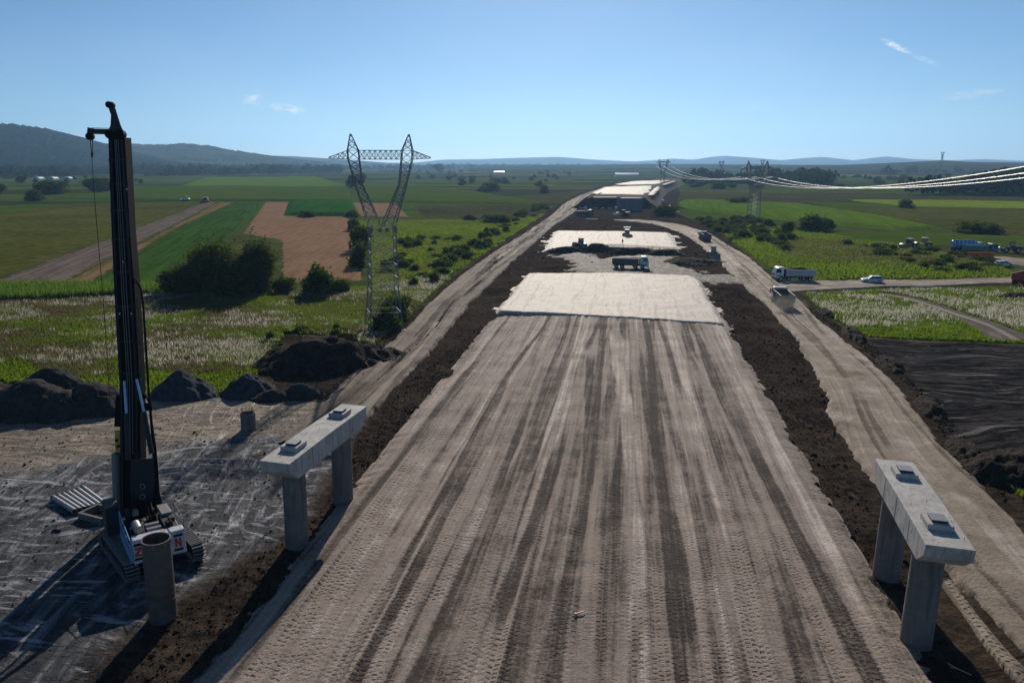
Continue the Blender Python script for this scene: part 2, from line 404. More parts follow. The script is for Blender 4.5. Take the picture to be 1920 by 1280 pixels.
def pale_layer():
    g = G('pale_gravel_layer', .75, .3); p = g.pos(); r = g.map(p, (1, .12, 1), (0, 0, .22))
    st = g.noise(g.rmap(g.warp(p, .05, 2.5), (1, .05, 1), .22), 1.0, 6, .66, .2); n = g.noise(p, .3, 6, .7); f = g.noise(p, 2.4, 5, .7)
    t = g.mth('ADD', g.mth('MULTIPLY', st, .5), g.mth('ADD', g.mth('MULTIPLY', n, .35), g.mth('MULTIPLY', f, .25)))
    c = g.mix(g.rng(t, .36, .62), (.22, .185, .155), (.48, .43, .375)); c = g.mix(g.rng(st, .50, .62, 0, .8), c, (.19, .158, .13)); c = g.mix(g.rng(g.noise(p, .8, 6, .75), .58, .7, 0, .6), c, (.17, .14, .12))
    g.col(c); g.bump(g.mth('ADD', st, f), .5, .06); return g.m
MT['pale'] = pale_layer()

def churned():
    g = G('churned_dirt', .8, .25); p = g.pos(); n = g.noise(p, .30, 7, .74, 2.5); f = g.noise(p, .9, 6, .72, .8)
    t = g.mth('ADD', g.mth('MULTIPLY', n, .6), g.mth('MULTIPLY', f, .4))
    c = g.mix(g.rng(t, .51, .56), (.035, .028, .023), (.34, .295, .25)); g.col(g.mix(g.rng(f, .55, .65, 0, .6), c, (.16, .13, .11))); g.bump(t, 1.0, .6); return g.m
MT['churned'] = churned()
def crop(name, a, b, rows=None, rot=0.0, sc=.25, bump=.6):
    g = G(name, 1.0, 0.0); p = g.pos(); n = g.noise(p, sc, 6, .7); big = g.noise(p, .02, 4, .6)
    t = g.mth('ADD', g.mth('MULTIPLY', n, .65), g.mth('MULTIPLY', big, .35))
    if rows:
        w = g.noise(g.rmap(p, (rows, rows * .03, 1), rot), 1.0, 3, .6, .2)
        t = g.mth('ADD', g.mth('MULTIPLY', t, .55), g.mth('MULTIPLY', w, .45))
    c = g.mix(g.rng(t, .36, .64), a, b)
    c = g.mix(g.rng(g.noise(p, sc * .25, 5, .7, .5), .55, .75, 0, .45), c, tuple(q * .55 for q in a))
    g.col(c); g.bump(t, bump, .5); return g.m
MT['crop'] = crop('green_crop', (.024, .06, .012), (.055, .115, .02), .9, -.18, .35)
MT['crop2'] = crop('dark_green_corn', (.014, .06, .008), (.035, .115, .015), .9, .0)
MT['bright'] = crop('bright_green_crop', (.068, .132, .010), (.115, .18, .018), .5, .3)
MT['mid'] = crop('mid_green_crop', (.046, .078, .010), (.082, .122, .016), .4, 1.2)
MT['olive'] = crop('olive_meadow', (.048, .054, .012), (.105, .112, .024))
MT['olive2'] = crop('dull_meadow', (.038, .04, .016), (.085, .08, .036))
MT['stubble'] = crop('brown_stubble', (.19, .115, .07), (.29, .185, .115), 1.2, .05, .4, .4)
MT['plough'] = crop('ploughed_strip', (.09, .07, .058), (.19, .155, .13), .8, -.18, .5, .6)
MT['straw'] = crop('straw_strip', (.12, .08, .035), (.22, .155, .075), .8, -.18, .5, .6)
MT['yellow_crop'] = crop('yellow_green_crop', (.13, .19, .02), (.2, .27, .03), .4, .2)
MT['weedy'] = crop('weedy_yellow_grass', (.06, .07, .013), (.16, .14, .028), None, 0, .12, .8)

def leafy(name, a, b, trans=.35):
    g = G(name, .75, .15)
    g.t.nodes.remove(g.b)
    t = g.at('tint'); r = g.rnd()
    c = g.mix(g.mth('ADD', g.mth('MULTIPLY', t, .8), g.mth('MULTIPLY', r, .25)), a, b)
    df = g.n('ShaderNodeBsdfDiffuse'); tr = g.n('ShaderNodeBsdfTranslucent'); mx = g.n('ShaderNodeMixShader')
    g.i(df, 'Color', c); g.i(tr, 'Color', g.mix(.5, c, tuple(min(1, q * 1.3) for q in b)))
    mx.inputs[0].default_value = trans
    g.t.links.new(df.outputs[0], mx.inputs[1]); g.t.links.new(tr.outputs[0], mx.inputs[2]); g.t.links.new(mx.outputs[0], g.out.inputs['Surface'])
    return g.m
MT['leaf'] = leafy('tree_leaves', (.012, .022, .005), (.085, .115, .022), .35)
MT['leaf2'] = leafy('shrub_leaves', (.020, .036, .007), (.085, .12, .022), .38)
MT['wood_leaf'] = leafy('woodland_leaves', (.016, .03, .012), (.04, .06, .02), .2)
MT['grass'] = leafy('meadow_grass', (.024, .036, .008), (.17, .25, .02), .5)
MT['dry'] = leafy('dry_grass', (.07, .06, .03), (.17, .14, .075), .4)
MT['plume'] = leafy('pale_flower_heads', (.32, .30, .24), (.55, .52, .44), .5)
MT['corn'] = leafy('corn_leaves', (.04, .085, .012), (.13, .22, .03), .45)
g = G('bark', .9); g.col(g.mix(g.noise(g.obj(), 3, 4), (.04, .03, .022), (.09, .07, .05))); MT['bark'] = g.m

def hill_mat(name, a, b, patch=None):
    g = G(name, 1.0, .0); p = g.pos(); n = g.noise(p, .012, 6, .7); f = g.noise(p, .06, 4, .7)
    c = g.mix(g.rng(g.mth('ADD', g.mth('MULTIPLY', n, .6), g.mth('MULTIPLY', f, .4)), .38, .62), a, b)
    if patch:
        v = g.n('ShaderNodeTexVoronoi'); g.i(v, 'Vector', g.map(p, (.003, .006, .012))); v.inputs['Scale'].default_value = 1.0
        c = g.mix(g.rng(g.sep(v.outputs['Color'])[0], .4, .6, 0, .85), c, patch)
    g.col(c); g.bump(n, 1, 8); return g.m
MT['hill_forest'] = hill_mat('forest_slope', (.006, .014, .006), (.018, .032, .012))
MT['hill_mixed'] = hill_mat('field_slope', (.010, .022, .009), (.028, .045, .015), (.055, .07, .025))
MT['hill_far'] = hill_mat('far_slope', (.025, .035, .02), (.05, .055, .03))
MT['hill_brown'] = hill_mat('brown_slope', (.032, .034, .016), (.06, .055, .03), (.032, .046, .018))

# ------------------------------------------------------------------ the ground
SOIL = PP([(-900, 760), (-400, 735), (0, 716), (225, 742), (420, 735), (500, 690), (530, 625), (640, 632), (700, 655), (770, 590), (850, 518), (955, 440), (1030, 392), (1085, 362), (1150, 342), (1215, 334), (1262, 336),
           (1275, 360), (1260, 395), (1345, 432), (1400, 478), (1452, 520), (1515, 556), (1560, 600), (1625, 634), (1760, 640), (1930, 645), (2400, 655), (3200, 1500), (1900, 2300), (0, 2300), (-1500, 1500)])
PAD = PP([(-700, 762), (-300, 745), (0, 735), (220, 748), (420, 742), (620, 752), (700, 760), (640, 850), (560, 985), (440, 1060), (330, 1120), (120, 1290), (-150, 1500), (-1200, 1500)])
MUD = PP([(1615, 634), (1760, 640), (1930, 645), (2400, 655), (2900, 1100), (2100, 960), (1900, 880), (1800, 850), (1760, 790), (1690, 700)])
def pz(x, y): return fbm(x / 14, y / 14, 3, 5) * .16 + fbm(x / 2.2, y / 2.2, 3, 9) * .05
def gz(x, y):
    x = np.asarray(x, float); y = np.asarray(y, float)
    s = sdf(SOIL, x, y); k = sstep(-3, 3, s) * sstep(700, 300, y)
    near = sstep(600, 200, y)
    rough = fbm(x / 4.5, y / 4.5, 4, 31) * .28 + fbm(x / 1.1, y / 1.1, 3, 3) * .10
    pd = sstep(-1, 3, sdf(PAD, x, y))
    md = sstep(-1, 3, sdf(MUD, x, y))
    z = pz(x, y) * near + k * rough * (1 - .65 * pd) * (1 - .5 * md)
    return z - .1
rows = np.concatenate([np.linspace(14, 30, 40, endpoint=False), np.geomspace(30, 330, 520, endpoint=False), np.geomspace(330, 9500, 130)])
cols = np.concatenate([np.linspace(-1.3, -.62, 50, endpoint=False), np.linspace(-.62, .78, 520, endpoint=False), np.linspace(.78, 1.5, 50)])
gy, gx = np.meshgrid(rows, cols, indexing='ij'); gx = gx * gy
ss = sdf(SOIL, gx, gy); pp = sdf(PAD, gx, gy); mm = sdf(MUD, gx, gy)
GZ = gz(gx, gy)
tanl = PP([(-800, 860), (0, 900), (230, 850), (420, 820), (560, 800), (690, 770), (690, 740), (-800, 740)])
me = mesh_np('ground', np.stack([gx, gy, GZ], -1).reshape(-1, 3), grid_faces(*gx.shape),
             dict(soil=np.clip(ss, -12, 12), pad=np.clip(pp, -12, 12), mud=np.clip(mm, -12, 12), tan=np.clip(sdf(tanl, gx, gy), -25, 25)))
tag(link('ground', me, MT['ground']), 'wide plain of meadow, dark construction soil and distant fields', 'ground', kind='structure')

# ------------------------------------------------------------------ ribbons with wheel tracks
def resample(pts):
    """Catmull-Rom through pts (k,2)"""
    pts = np.array(pts); k = len(pts); ext = np.vstack([2 * pts[0] - pts[1], pts, 2 * pts[-1] - pts[-2]])
    t = np.linspace(0, k - 1 - 1e-6, 3000); i = t.astype(int); f = (t - i)[:, None]
    a, b, c, d = ext[i], ext[i + 1], ext[i + 2], ext[i + 3]
    return .5 * (2 * b + (c - a) * f + (2 * a - 5 * b + 4 * c - d) * f * f + (3 * b - a - 3 * c + d) * f ** 3)
def ribbon(name, label, pairs, mat, zc=.2, nt=120, step=.004, lanes=14, seed=1, tone0=.5, rut=.05, z_of=0.0, spread=1.0, wob=.10, twist=1.0, cat='road', over=1.16, LR=None, tr0=.55):
    rng = np.random.default_rng(seed)
    L, R = LR or ([P(a, y, z_of)[:2] for a, b, y in pairs], [P(b, y, z_of)[:2] for a, b, y in pairs])
    L = resample(L); R = resample(R)
    c = (L + R) / 2; ds = np.hypot(*np.diff(c, axis=0).T); s = np.concatenate([[0], np.cumsum(ds)])
    dens = 1 / np.clip(np.hypot(c[:, 0], c[:, 1]) * step, .1, 6); u = np.concatenate([[0], np.cumsum((dens[1:] + dens[:-1]) / 2 * ds)])
    ns = int(u[-1]) + 2; un = np.linspace(0, u[-1], ns); f = lambda q: np.interp(un, u, q)
    s = f(s); L = np.stack([f(L[:, 0]), f(L[:, 1])], -1); R = np.stack([f(R[:, 0]), f(R[:, 1])], -1)
    t = np.linspace(-over, over, nt)[None, :]; w = np.hypot(*(R - L).T)[:, None]
    X = (L[:, :1] + R[:, :1]) / 2 + (R - L)[:, :1] / 2 * t; Y = (L[:, 1:] + R[:, 1:]) / 2 + (R - L)[:, 1:] / 2 * t
    m = t * w / 2; sg = np.repeat(s[:, None], nt, 1); m = np.broadcast_to(m, X.shape)
    tone = np.full(X.shape, tone0) + fbm(sg / 30, m / 2.5, 3, seed) * .12; tread = np.full(X.shape, tr0); h = np.zeros(X.shape)
    for k in range(lanes):
        c0 = rng.uniform(-1, 1) * w.mean() / 2 * .97 * spread
        sl_ = rng.normal(0, .012) if k % 4 else rng.normal(0, .05)
        cc = c0 + sl_ * twist * (s - s.mean()) + twist * (fbm(s / 45 + k * 7.3, s * 0 + k, 2, seed + 3) * 1.3 + fbm(s / 160 + k * 3.1, s * 0 + k, 2, seed + 4) * 2.2)
        wd = rng.uniform(.22, .62); tv = rng.choice([.12, .2, .3, .62, .75, .9], p=[.14, .16, .15, .2, .2, .15]); td = rng.choice([.1, .6, 1.0], p=[.25, .3, .45]) * min(1, tr0 * 3.4)
        vis = sstep(-.25, .15, fbm(s / 35 + k * 11.7, s * 0 + .5 * k, 2, seed + 8))[:, None]
        q = np.abs(m - cc[:, None]); e = wd * (1 + .3 * fbm(sg / 6, m * 0 + k, 2, k))
        mk = sstep(e + .12, e - .10, q) * vis * .85
        tone = tone * (1 - mk) + tv * mk; tread = tread * (1 - mk) + td * mk
        h += -rut * sstep(e, e - .15, q) * vis + rut * .9 * np.exp(-((q - e - .12) / .12) ** 2) * vis
    edge = np.abs(t) + wob * fbm(sg / 5, np.sign(t) * 3 + m * 0, 4, seed + 20) + wob * .8 * fbm(sg / .9, np.sign(t) * 3 + m * .3, 3, seed + 21)
    z = zc + pz(X, Y) * sstep(600, 200, Y) + h + fbm(X / .9, Y / .9, 2, 4) * .025 - .55 * sstep(.93, 1.12, edge)
    me = mesh_np(name, np.stack([X, Y, z], -1).reshape(-1, 3), grid_faces(*X.shape), dict(tone=tone, tread=tread), uv=np.stack([sg, m], -1).reshape(-1, 2))
    return tag(link(name, me, mat), label, cat, kind='structure')

def LE(y): return 1164 - .79 * (y - 305)
def RE(y): return 1186 + .55 * (y - 305)
ribbon('road_bed', 'wide dusty motorway road bed striped with tyre tracks', [(LE(y), RE(y), y) for y in (2000, 1600, 1280, 1100, 950, 800, 700, 640, 596)], MT['road'], .30, 330, .0042, 120, 3, .50, .032, wob=.03, over=1.06, twist=.75, tr0=.3)
HAUL_R = [(2110, 2420, 1400), (1960, 2210, 1260), (1850, 2075, 1140), (1760, 1960, 1040), (1690, 1880, 950), (1612, 1795, 870), (1572, 1738, 800), (1535, 1668, 710), (1500, 1590, 645), (1462, 1535, 600), (1425, 1500, 562), (1385, 1452, 525), (1345, 1410, 488), (1312, 1362, 458), (1270, 1318, 434), (1222, 1268, 420), (1150, 1200, 412)]
ribbon('haul_road', 'pale curving haul road right of the striped road bed', HAUL_R, MT['haul'], .18, 130, .0045, 13, 11, .62, .035, tr0=.12)
HAUL_L = [(520, 640, 830), (600, 708, 760), (665, 765, 700), (722, 812, 650), (775, 853, 600), (815, 888, 560), (862, 930, 520), (915, 972, 480), (968, 1010, 447), (1010, 1042, 420), (1032, 1066, 405), (1046, 1080, 393), (1058, 1084, 382), (1076, 1096, 372), (1098, 1113, 363), (1130, 1140, 353), (1165, 1172, 345)]
ribbon('haul_road', 'brown rutted earth track along the pylon side of the road bed', HAUL_L, MT['haul_brown'], .16, 110, .0045, 20, 23, .45, .10, spread=.85, tr0=.3)
ribbon('wheel_track', 'single pale tyre track pressed into the dark soil beside the right pier', [(1768, 1786, 1090), (1800, 1822, 1140), (1838, 1866, 1195), (1880, 1914, 1250), (1960, 2004, 1340)], MT['haul'], .22, 24, .004, 2, 51, .5, .03, tr0=1.0, wob=.05)
FOOT = [(1640, 1668, 549), (1700, 1735, 562), (1760, 1800, 585), (1818, 1880, 610), (1860, 1950, 638)]
ribbon('field_track', 'dark earth track crossing the green patch beside the side road', FOOT, MT['haul_brown'], .05, 30, .005, 4, 53, .15, .03, tr0=.1, wob=.2)
SIDE = [(527, 1462, 548), (526, 1560, 543), (525.5, 1640, 538.5), (525, 1740, 537), (522, 1830, 533), (519, 1930, 529), (514, 2100, 523)]
def ribbon_xy(name, label, prs, mat, zc, nt, lanes, seed, tone0):
    """a road that runs across the view: (x, y of far edge, y of near edge)"""
    return ribbon(name, label, None, mat, zc, nt, .0045, lanes, seed, tone0, LR=([P(x, a)[:2] for x, a, b in prs], [P(x, b)[:2] for x, a, b in prs]))
ribbon_xy('side_road', 'narrow pale dirt road with the white car, joining the haul road', [(x, a, b) for a, x, b in SIDE], MT['haul'], .16, 40, 5, 31, .7)
ribbon_xy('yard_track', 'dusty track past the parked tanker and loader', [(1690, 474, 481), (1790, 476, 484), (1860, 480, 490), (1940, 487, 500), (2100, 497, 512)], MT['haul'], .2, 30, 4, 37, .5)

# ------------------------------------------------------------------ patches: layers and fields
def patch(name, label, poly, mat, z0=.3, drop=.6, soft=.35, step=.006, wob=.5, relief=.03, cat='ground', zp=0.0, ground=True, kind='structure', group=None):
    W_ = PP(poly, zp); mn = W_.min(0) - 2; mx = W_.max(0) + 2
    dist = max(30, np.hypot(*W_.mean(0))); st = dist * step
    nx = int(np.clip((mx[0] - mn[0]) / st, 8, 260)); ny = int(np.clip((mx[1] - mn[1]) / st, 8, 260))
    X, Y = np.meshgrid(np.linspace(mn[0], mx[0], nx), np.linspace(mn[1], mx[1], ny))
    soft = max(soft, .9 * max((mx[0] - mn[0]) / nx, (mx[1] - mn[1]) / ny))
    d = sdf(W_, X, Y) + fbm(X / 3, Y / 3, 4, 77) * wob
    z = z0 + (pz(X, Y) * sstep(600, 200, Y) if ground else 0) + fbm(X / 1.7, Y / 1.7, 3, 8) * relief - drop * sstep(soft, -soft, d)
    cell = max((mx[0] - mn[0]) / nx, (mx[1] - mn[1]) / ny)
    F = grid_faces(ny, nx); keep = (d.ravel()[F] > -soft - cell * 1.2).any(1)
    F = F[keep]; u, inv = np.unique(F, return_inverse=True); V = np.stack([X, Y, z], -1).reshape(-1, 3)[u]
    me = mesh_np(name, V, inv.reshape(-1, 4))
    return tag(link(name, me, mat), label, cat, group, kind)
patch('gravel_layer', 'pale smooth gravel layer ending at a straight dark edge across the road bed', [(990, 516), (1150, 514), (1295, 520), (1312, 530), (1358, 613), (1150, 599), (1040, 593), (930, 588)], MT['pale'], .52, .7, .22, .003, .55, .05)
patch('gravel_layer', 'pale gravel layer behind the soil berm where the roller works', [(1042, 434), (1160, 435), (1255, 438), (1272, 467), (1200, 464), (1150, 461), (1080, 464), (1022, 472)], MT['pale'], .5, .7, .3, .004, .6, .03)
patch('dirt_crossing', 'churned pale dirt where the tipper crosses the road bed', [(1035, 478), (1090, 474), (1130, 484), (1190, 478), (1262, 470), (1275, 480), (1265, 497), (1330, 512), (1440, 524), (1430, 540), (1320, 527), (1230, 517), (1150, 515), (1060, 506), (1085, 495)], MT['churned'], .14, .5, .6, .004, 4.5, .16)

FIELDS = [
 ('low leafy green crop strip beside the ploughed strip', 'crop', [(495, 379), (440, 380), (330, 430), (165, 535), (300, 540), (345, 530)], .35),
 ('greyish ploughed strip running up to the harvester', 'plough', [(385, 379), (408, 379), (110, 533), (-30, 533)], .08),
 ('orange straw strip along the ploughed strip', 'straw', [(411, 379), (436, 380), (325, 430), (160, 535), (114, 533)], .12),
 ('flat olive meadow left of the ploughed strip', 'olive', [(-300, 420), (0, 402), (140, 381), (382, 379), (-40, 532), (-300, 545)], .12),
 ('brown stubble field behind the big shrubs', 'stubble', [(497, 379), (544, 379), (535, 405), (655, 407), (682, 526), (528, 530), (527, 450), (455, 437)], .12),
 ('dark green corn block set into the stubble field', 'crop2', [(546, 377), (655, 377), (671, 405), (537, 404)], 1.6),
 ('small brown field behind the near pylon', 'stubble', [(659, 380), (742, 381), (768, 406), (672, 405)], .15),
 ('bright green crop in front of the far village trees', 'bright', [(390, 333), (590, 331), (612, 338), (650, 347), (560, 352), (340, 349)], .6),
 ('broad mid green crop with a straight dark front edge', 'mid', [(100, 373), (240, 352), (420, 350), (655, 353), (650, 377), (300, 377)], 1.4),
 ('mid green crop tapering towards the road behind the pylon', 'mid', [(665, 352), (760, 352), (860, 355), (1010, 379), (985, 384), (662, 378)], 1.2),
 ('dull brown meadow beside the rutted track', 'olive2', [(775, 386), (1030, 385), (1022, 404), (960, 410), (795, 407)], .2),
 ('yellow green weedy meadow between the pylon and the rutted track', 'weedy', [(660, 412), (960, 411), (1000, 412), (905, 470), (850, 500), (700, 535), (690, 480), (665, 440)], .15),
 ('rounded bright green field by the far pylon', 'bright', [(1280, 377), (1340, 377), (1500, 384), (1640, 405), (1765, 430), (1700, 433), (1500, 416), (1300, 393), (1275, 385)], 1.3),
 ('olive field stretching right of the bright green one', 'olive', [(1510, 385), (1640, 388), (2000, 392), (2300, 400), (2300, 452), (1960, 441), (1775, 430), (1650, 404)], .3),
 ('yellow green strip in front of the brown hill', 'yellow_crop', [(1590, 375), (1760, 376), (2000, 380), (2200, 384), (2200, 395), (1920, 391), (1700, 386)], .6),
 ('dark green field in front of the parked machines', 'mid', [(1540, 434), (1700, 436), (1960, 445), (2300, 456), (2300, 476), (1960, 466), (1690, 462), (1590, 452)], .3),
 ('brown meadow beyond the far pylon', 'olive2', [(1330, 366), (1600, 364), (1900, 370), (2000, 377), (1600, 375), (1500, 381), (1330, 375)], .2),
]
for lab, mk, poly, zz in FIELDS: patch('field', lab, poly, MT[mk], zz, zz + .5, .3, .006, 1.2, .05, 'field')
# a quilt of far fields on both sides, out to the village and the foot of the hills
for k in range(70):
    side = k % 2
    x0 = RNG.uniform(-200, 1000) if not side else RNG.uniform(1270, 2150); yy = RNG.uniform(317, 350 if not side else 366)
    if not side and x0 < 640 and yy > 330: continue
    wpx = RNG.uniform(90, 300); hh = (yy - 305) * RNG.uniform(.05, .14); sk = RNG.uniform(-60, 60) * (1 if x0 < 1100 else 1)
    if not side and x0 + wpx > 1085: wpx = 1085 - x0
    if wpx < 40: continue
    mk = random.choice(['mid', 'olive', 'olive2', 'bright', 'mid', 'crop', 'olive', 'straw'])
    patch('field', 'narrow far field strip on the plain', [(x0, yy - hh / 2), (x0 + wpx, yy - hh / 2), (x0 + wpx + sk, yy + hh / 2), (x0 + sk, yy + hh / 2)], MT[mk], .15 + .35 * (k % 5) / 5 + .02 * k, 1, .5, .02, 2, 0, 'field', group='far field strips')

# ------------------------------------------------------------------ hills
def hill(name, label, prof, D, foot, mat, nx=260, ny=26, bump=0, seed=0, back=1.5):
    px = np.array([q[0] for q in prof], float); py = np.array([q[1] for q in prof], float)
    xs = np.linspace(px[0], px[-1], nx); ys = np.interp(xs, px, py)
    k = np.ones(7) / 7; ys = np.convolve(np.pad(ys, 3, 'edge'), k, 'valid')
    top = HC + (HORIZON - ys) / FPX * D * 1.02
    v = np.linspace(0, 1, ny)
    Y = foot + (D - foot) * v[:, None] * np.ones(nx)
    z = top[None, :] * (v[:, None] ** 1.25) + fbm(xs[None, :] / 40 + 0 * Y, Y / 300, 4, seed) * .10 * top[None, :] * np.sin(v * PI)[:, None]
    if bump: z += (vn(xs[None, :] / 2.3 + 0 * Y, Y / 22, seed) - .3) * bump * (v[:, None] > .02)
    X = (xs[None, :] - PX0) / FPX * (D * .35 + Y * .65)
    X = np.vstack([X, X[-1:] * 1.05]); Y = np.vstack([Y, Y[-1:] + (D - foot) * back]); z = np.vstack([z, z[-1:] * 0 - 5])
    z[0] = -4
    return tag(link(name, mesh_np(name, np.stack([X, Y, z], -1).reshape(-1, 3), grid_faces(*X.shape)), mat), label, 'hill', kind='structure')
hill('hill', 'dark forested hill behind the drilling rig mast', [(-700, 262), (-300, 244), (0, 238), (60, 241), (120, 250), (165, 262), (200, 275), (250, 292), (330, 306), (400, 312)], 2700, 1750, MT['hill_forest'], 900, 60, 14, 1)
hill('hill', 'long low hill of fields and woods behind the village', [(60, 285), (150, 277), (240, 273), (330, 275), (352, 272), (400, 276), (450, 284), (500, 292), (560, 300), (640, 309)], 3800, 2500, MT['hill_mixed'], 600, 50, 10, 2)
hill('hill', 'smooth pale blue rise left of the near pylon', [(380, 300), (480, 292), (560, 294), (640, 299), (740, 306), (800, 310)], 5600, 4200, MT['hill_far'], 200, 26, 0, 3)
hill('hill', 'range of blue hills along the horizon beyond the road', [(600, 306), (780, 305), (830, 300), (900, 299), (960, 297), (1040, 295), (1110, 300), (1180, 303), (1215, 301), (1250, 298), (1290, 300), (1320, 295), (1345, 293), (1390, 296), (1450, 301), (1490, 297), (1525, 295), (1590, 302), (1615, 297), (1640, 294), (1690, 299), (1760, 301), (1820, 299), (1920, 303), (2100, 298), (2500, 300)], 9000, 7600, MT['hill_far'], 700, 30, 0, 4)
hill('hill', 'dull brown hill behind the hanging power cables', [(1380, 311), (1500, 309), (1600, 309), (1690, 304), (1745, 301), (1800, 304), (1920, 305), (2050, 300), (2300, 292), (2700, 300)], 2600, 1500, MT['hill_brown'], 300, 36, 0, 5)
hill('hill', 'low green rise where the road bed meets the horizon', [(880, 313), (960, 311), (1080, 309), (1200, 308), (1330, 308), (1450, 309), (1560, 312)], 3300, 2000, MT['hill_mixed'], 300, 30, 3, 6)

# ------------------------------------------------------------------ haze: the air of the whole place
g = G('haze'); g.t.nodes.remove(g.b)
pv = g.n('ShaderNodeVolumePrincipled'); pv.inputs['Color'].default_value = (.34, .62, 1, 1); pv.inputs['Density'].default_value = 8.5e-5; pv.inputs['Anisotropy'].default_value = .45
g.t.links.new(pv.outputs[0], g.out.inputs['Volume'])
tag(MB().box(-13000, 15500, -700, 13000, -6, 420).build('haze', g.m), 'pale blue summer haze lying over the whole plain', 'haze', kind='stuff')

# ------------------------------------------------------------------ road embankment and abutments beyond the crossing
def bank(name, label, pairs, z, slope, mat, cat='embankment'):
    """(left, right, y) edges of the flat top at height z, sloping sides down to the plain"""
    L = np.array([P(a, y, z)[:2] for a, b, y in pairs]); R = np.array([P(b, y, z)[:2] for a, b, y in pairs])
    rows_ = []
    for l, r in zip(L, R):
        d = (r - l) / np.linalg.norm(r - l)
        rows_.append([(*(l - d * (z * slope + 3)), -.8), (*(l - d * z * slope * .5), z * .5), (*l, z), (*((l + r) / 2), z + .1), (*r, z), (*(r + d * z * slope * .5), z * .5), (*(r + d * (z * slope + 3)), -.8)])
    n = 5; A = np.array(rows_); out = []
    for a, b in zip(A[:-1], A[1:]):
        for k in range(n): out.append(a + (b - a) * k / n)
    out.append(A[-1]); A = np.array(out)
    front = A[:1].copy(); front[..., 2] = -.8; A = np.concatenate([front, A])
    A[1:, 1:-1, 2] += fbm(A[1:, 1:-1, 0] / 6, A[1:, 1:-1, 1] / 6, 3, 5) * .35
    return tag(link(name, mesh_np(name, A.reshape(-1, 3), grid_faces(*A.shape[:2]), smooth=False), mat), label, cat, kind='structure')
BZ = 6.0
bank('road_embankment', 'dark earth embankment carrying the road beyond the concrete abutments', [(1098, 1208, 371), (1112, 1214, 366), (1133, 1220, 359), (1155, 1226, 353), (1180, 1236, 347), (1205, 1256, 341), (1235, 1275, 335.5)], BZ, 1.15, MT['soil'])
patch('gravel_layer', 'pale gravel layer on the far embankment behind the abutments', [(1127, 363.5), (1203, 365), (1218, 354), (1222, 348.5), (1150, 350.5)], MT['pale'], BZ + .35, .5, .4, .004, 1.0, .03, zp=BZ, ground=False)
patch('gravel_layer', 'last pale strip of road bed at the top of the embankment', [(1168, 346), (1228, 345.5), (1252, 338), (1205, 339.5)], MT['pale'], BZ + .35, .5, .4, .004, 1.2, .03, zp=BZ, ground=False)
ribbon('service_track', 'thin white curving track beside the far embankment', [(1214, 1219, 367), (1212, 1218, 362), (1216, 1223, 357), (1224, 1231, 353.5), (1233, 1240, 352), (1243, 1249, 350.5)], MT['pale'], .4, 12, .004, 0, 41, .8)
patch('gravel_layer', 'pale scar of earthworks on the low rise', [(1318, 329), (1330, 322), (1365, 318), (1378, 319), (1352, 326), (1330, 331)], MT['haul'], 1.2, 1.5, 1, .004, 12, .1)

def abutment(px0, px1, ytop, ybase, label, depth, npan, band):
    A = P(px0, ybase); B = P(px1, ybase); Y = (A.y + B.y) / 2
    zt = M((px0 + px1) / 2, ytop, Y).z; w = B.x - A.x
    t = thing('bridge_abutment', label, 'abutment', (A.x, Y, 0))
    MB().box(0, w, .12, depth, -.5, zt).build('wall', MT['abut'], t)
    pw = w / npan; me = None
    for k in range(npan):
        if me is None:
            o = MB().box(.06, pw - .06, 0, .115, .05, zt * .62).build('panel', MT['abut'], t, bevel=.03); me = o.data
        else:
            o = link('panel', me, None, t)
        o.location.x = k * pw
    MB().box(-.1, w + .1, -.15, depth + .1, zt + .003, zt + .45).build('cap_beam', MT['concrete' if band else 'abut'], t)
    MB().box(-.05, w + .05, -.05, .115, zt * .64, zt - .02).build('upper_band', MT['abut'], t)
    MB().box(-.35, -.103, -.2, depth, -.5, zt + .9).build('wing_wall', MT['abut'], t)
    return t
abutment(1163, 1204, 373, 395.5, 'blue grey concrete abutment wall standing in front of the other', 9, 6, False)
abutment(1112, 1160, 371.5, 390, 'low wide concrete abutment wall behind the construction clutter', 6, 6, True)

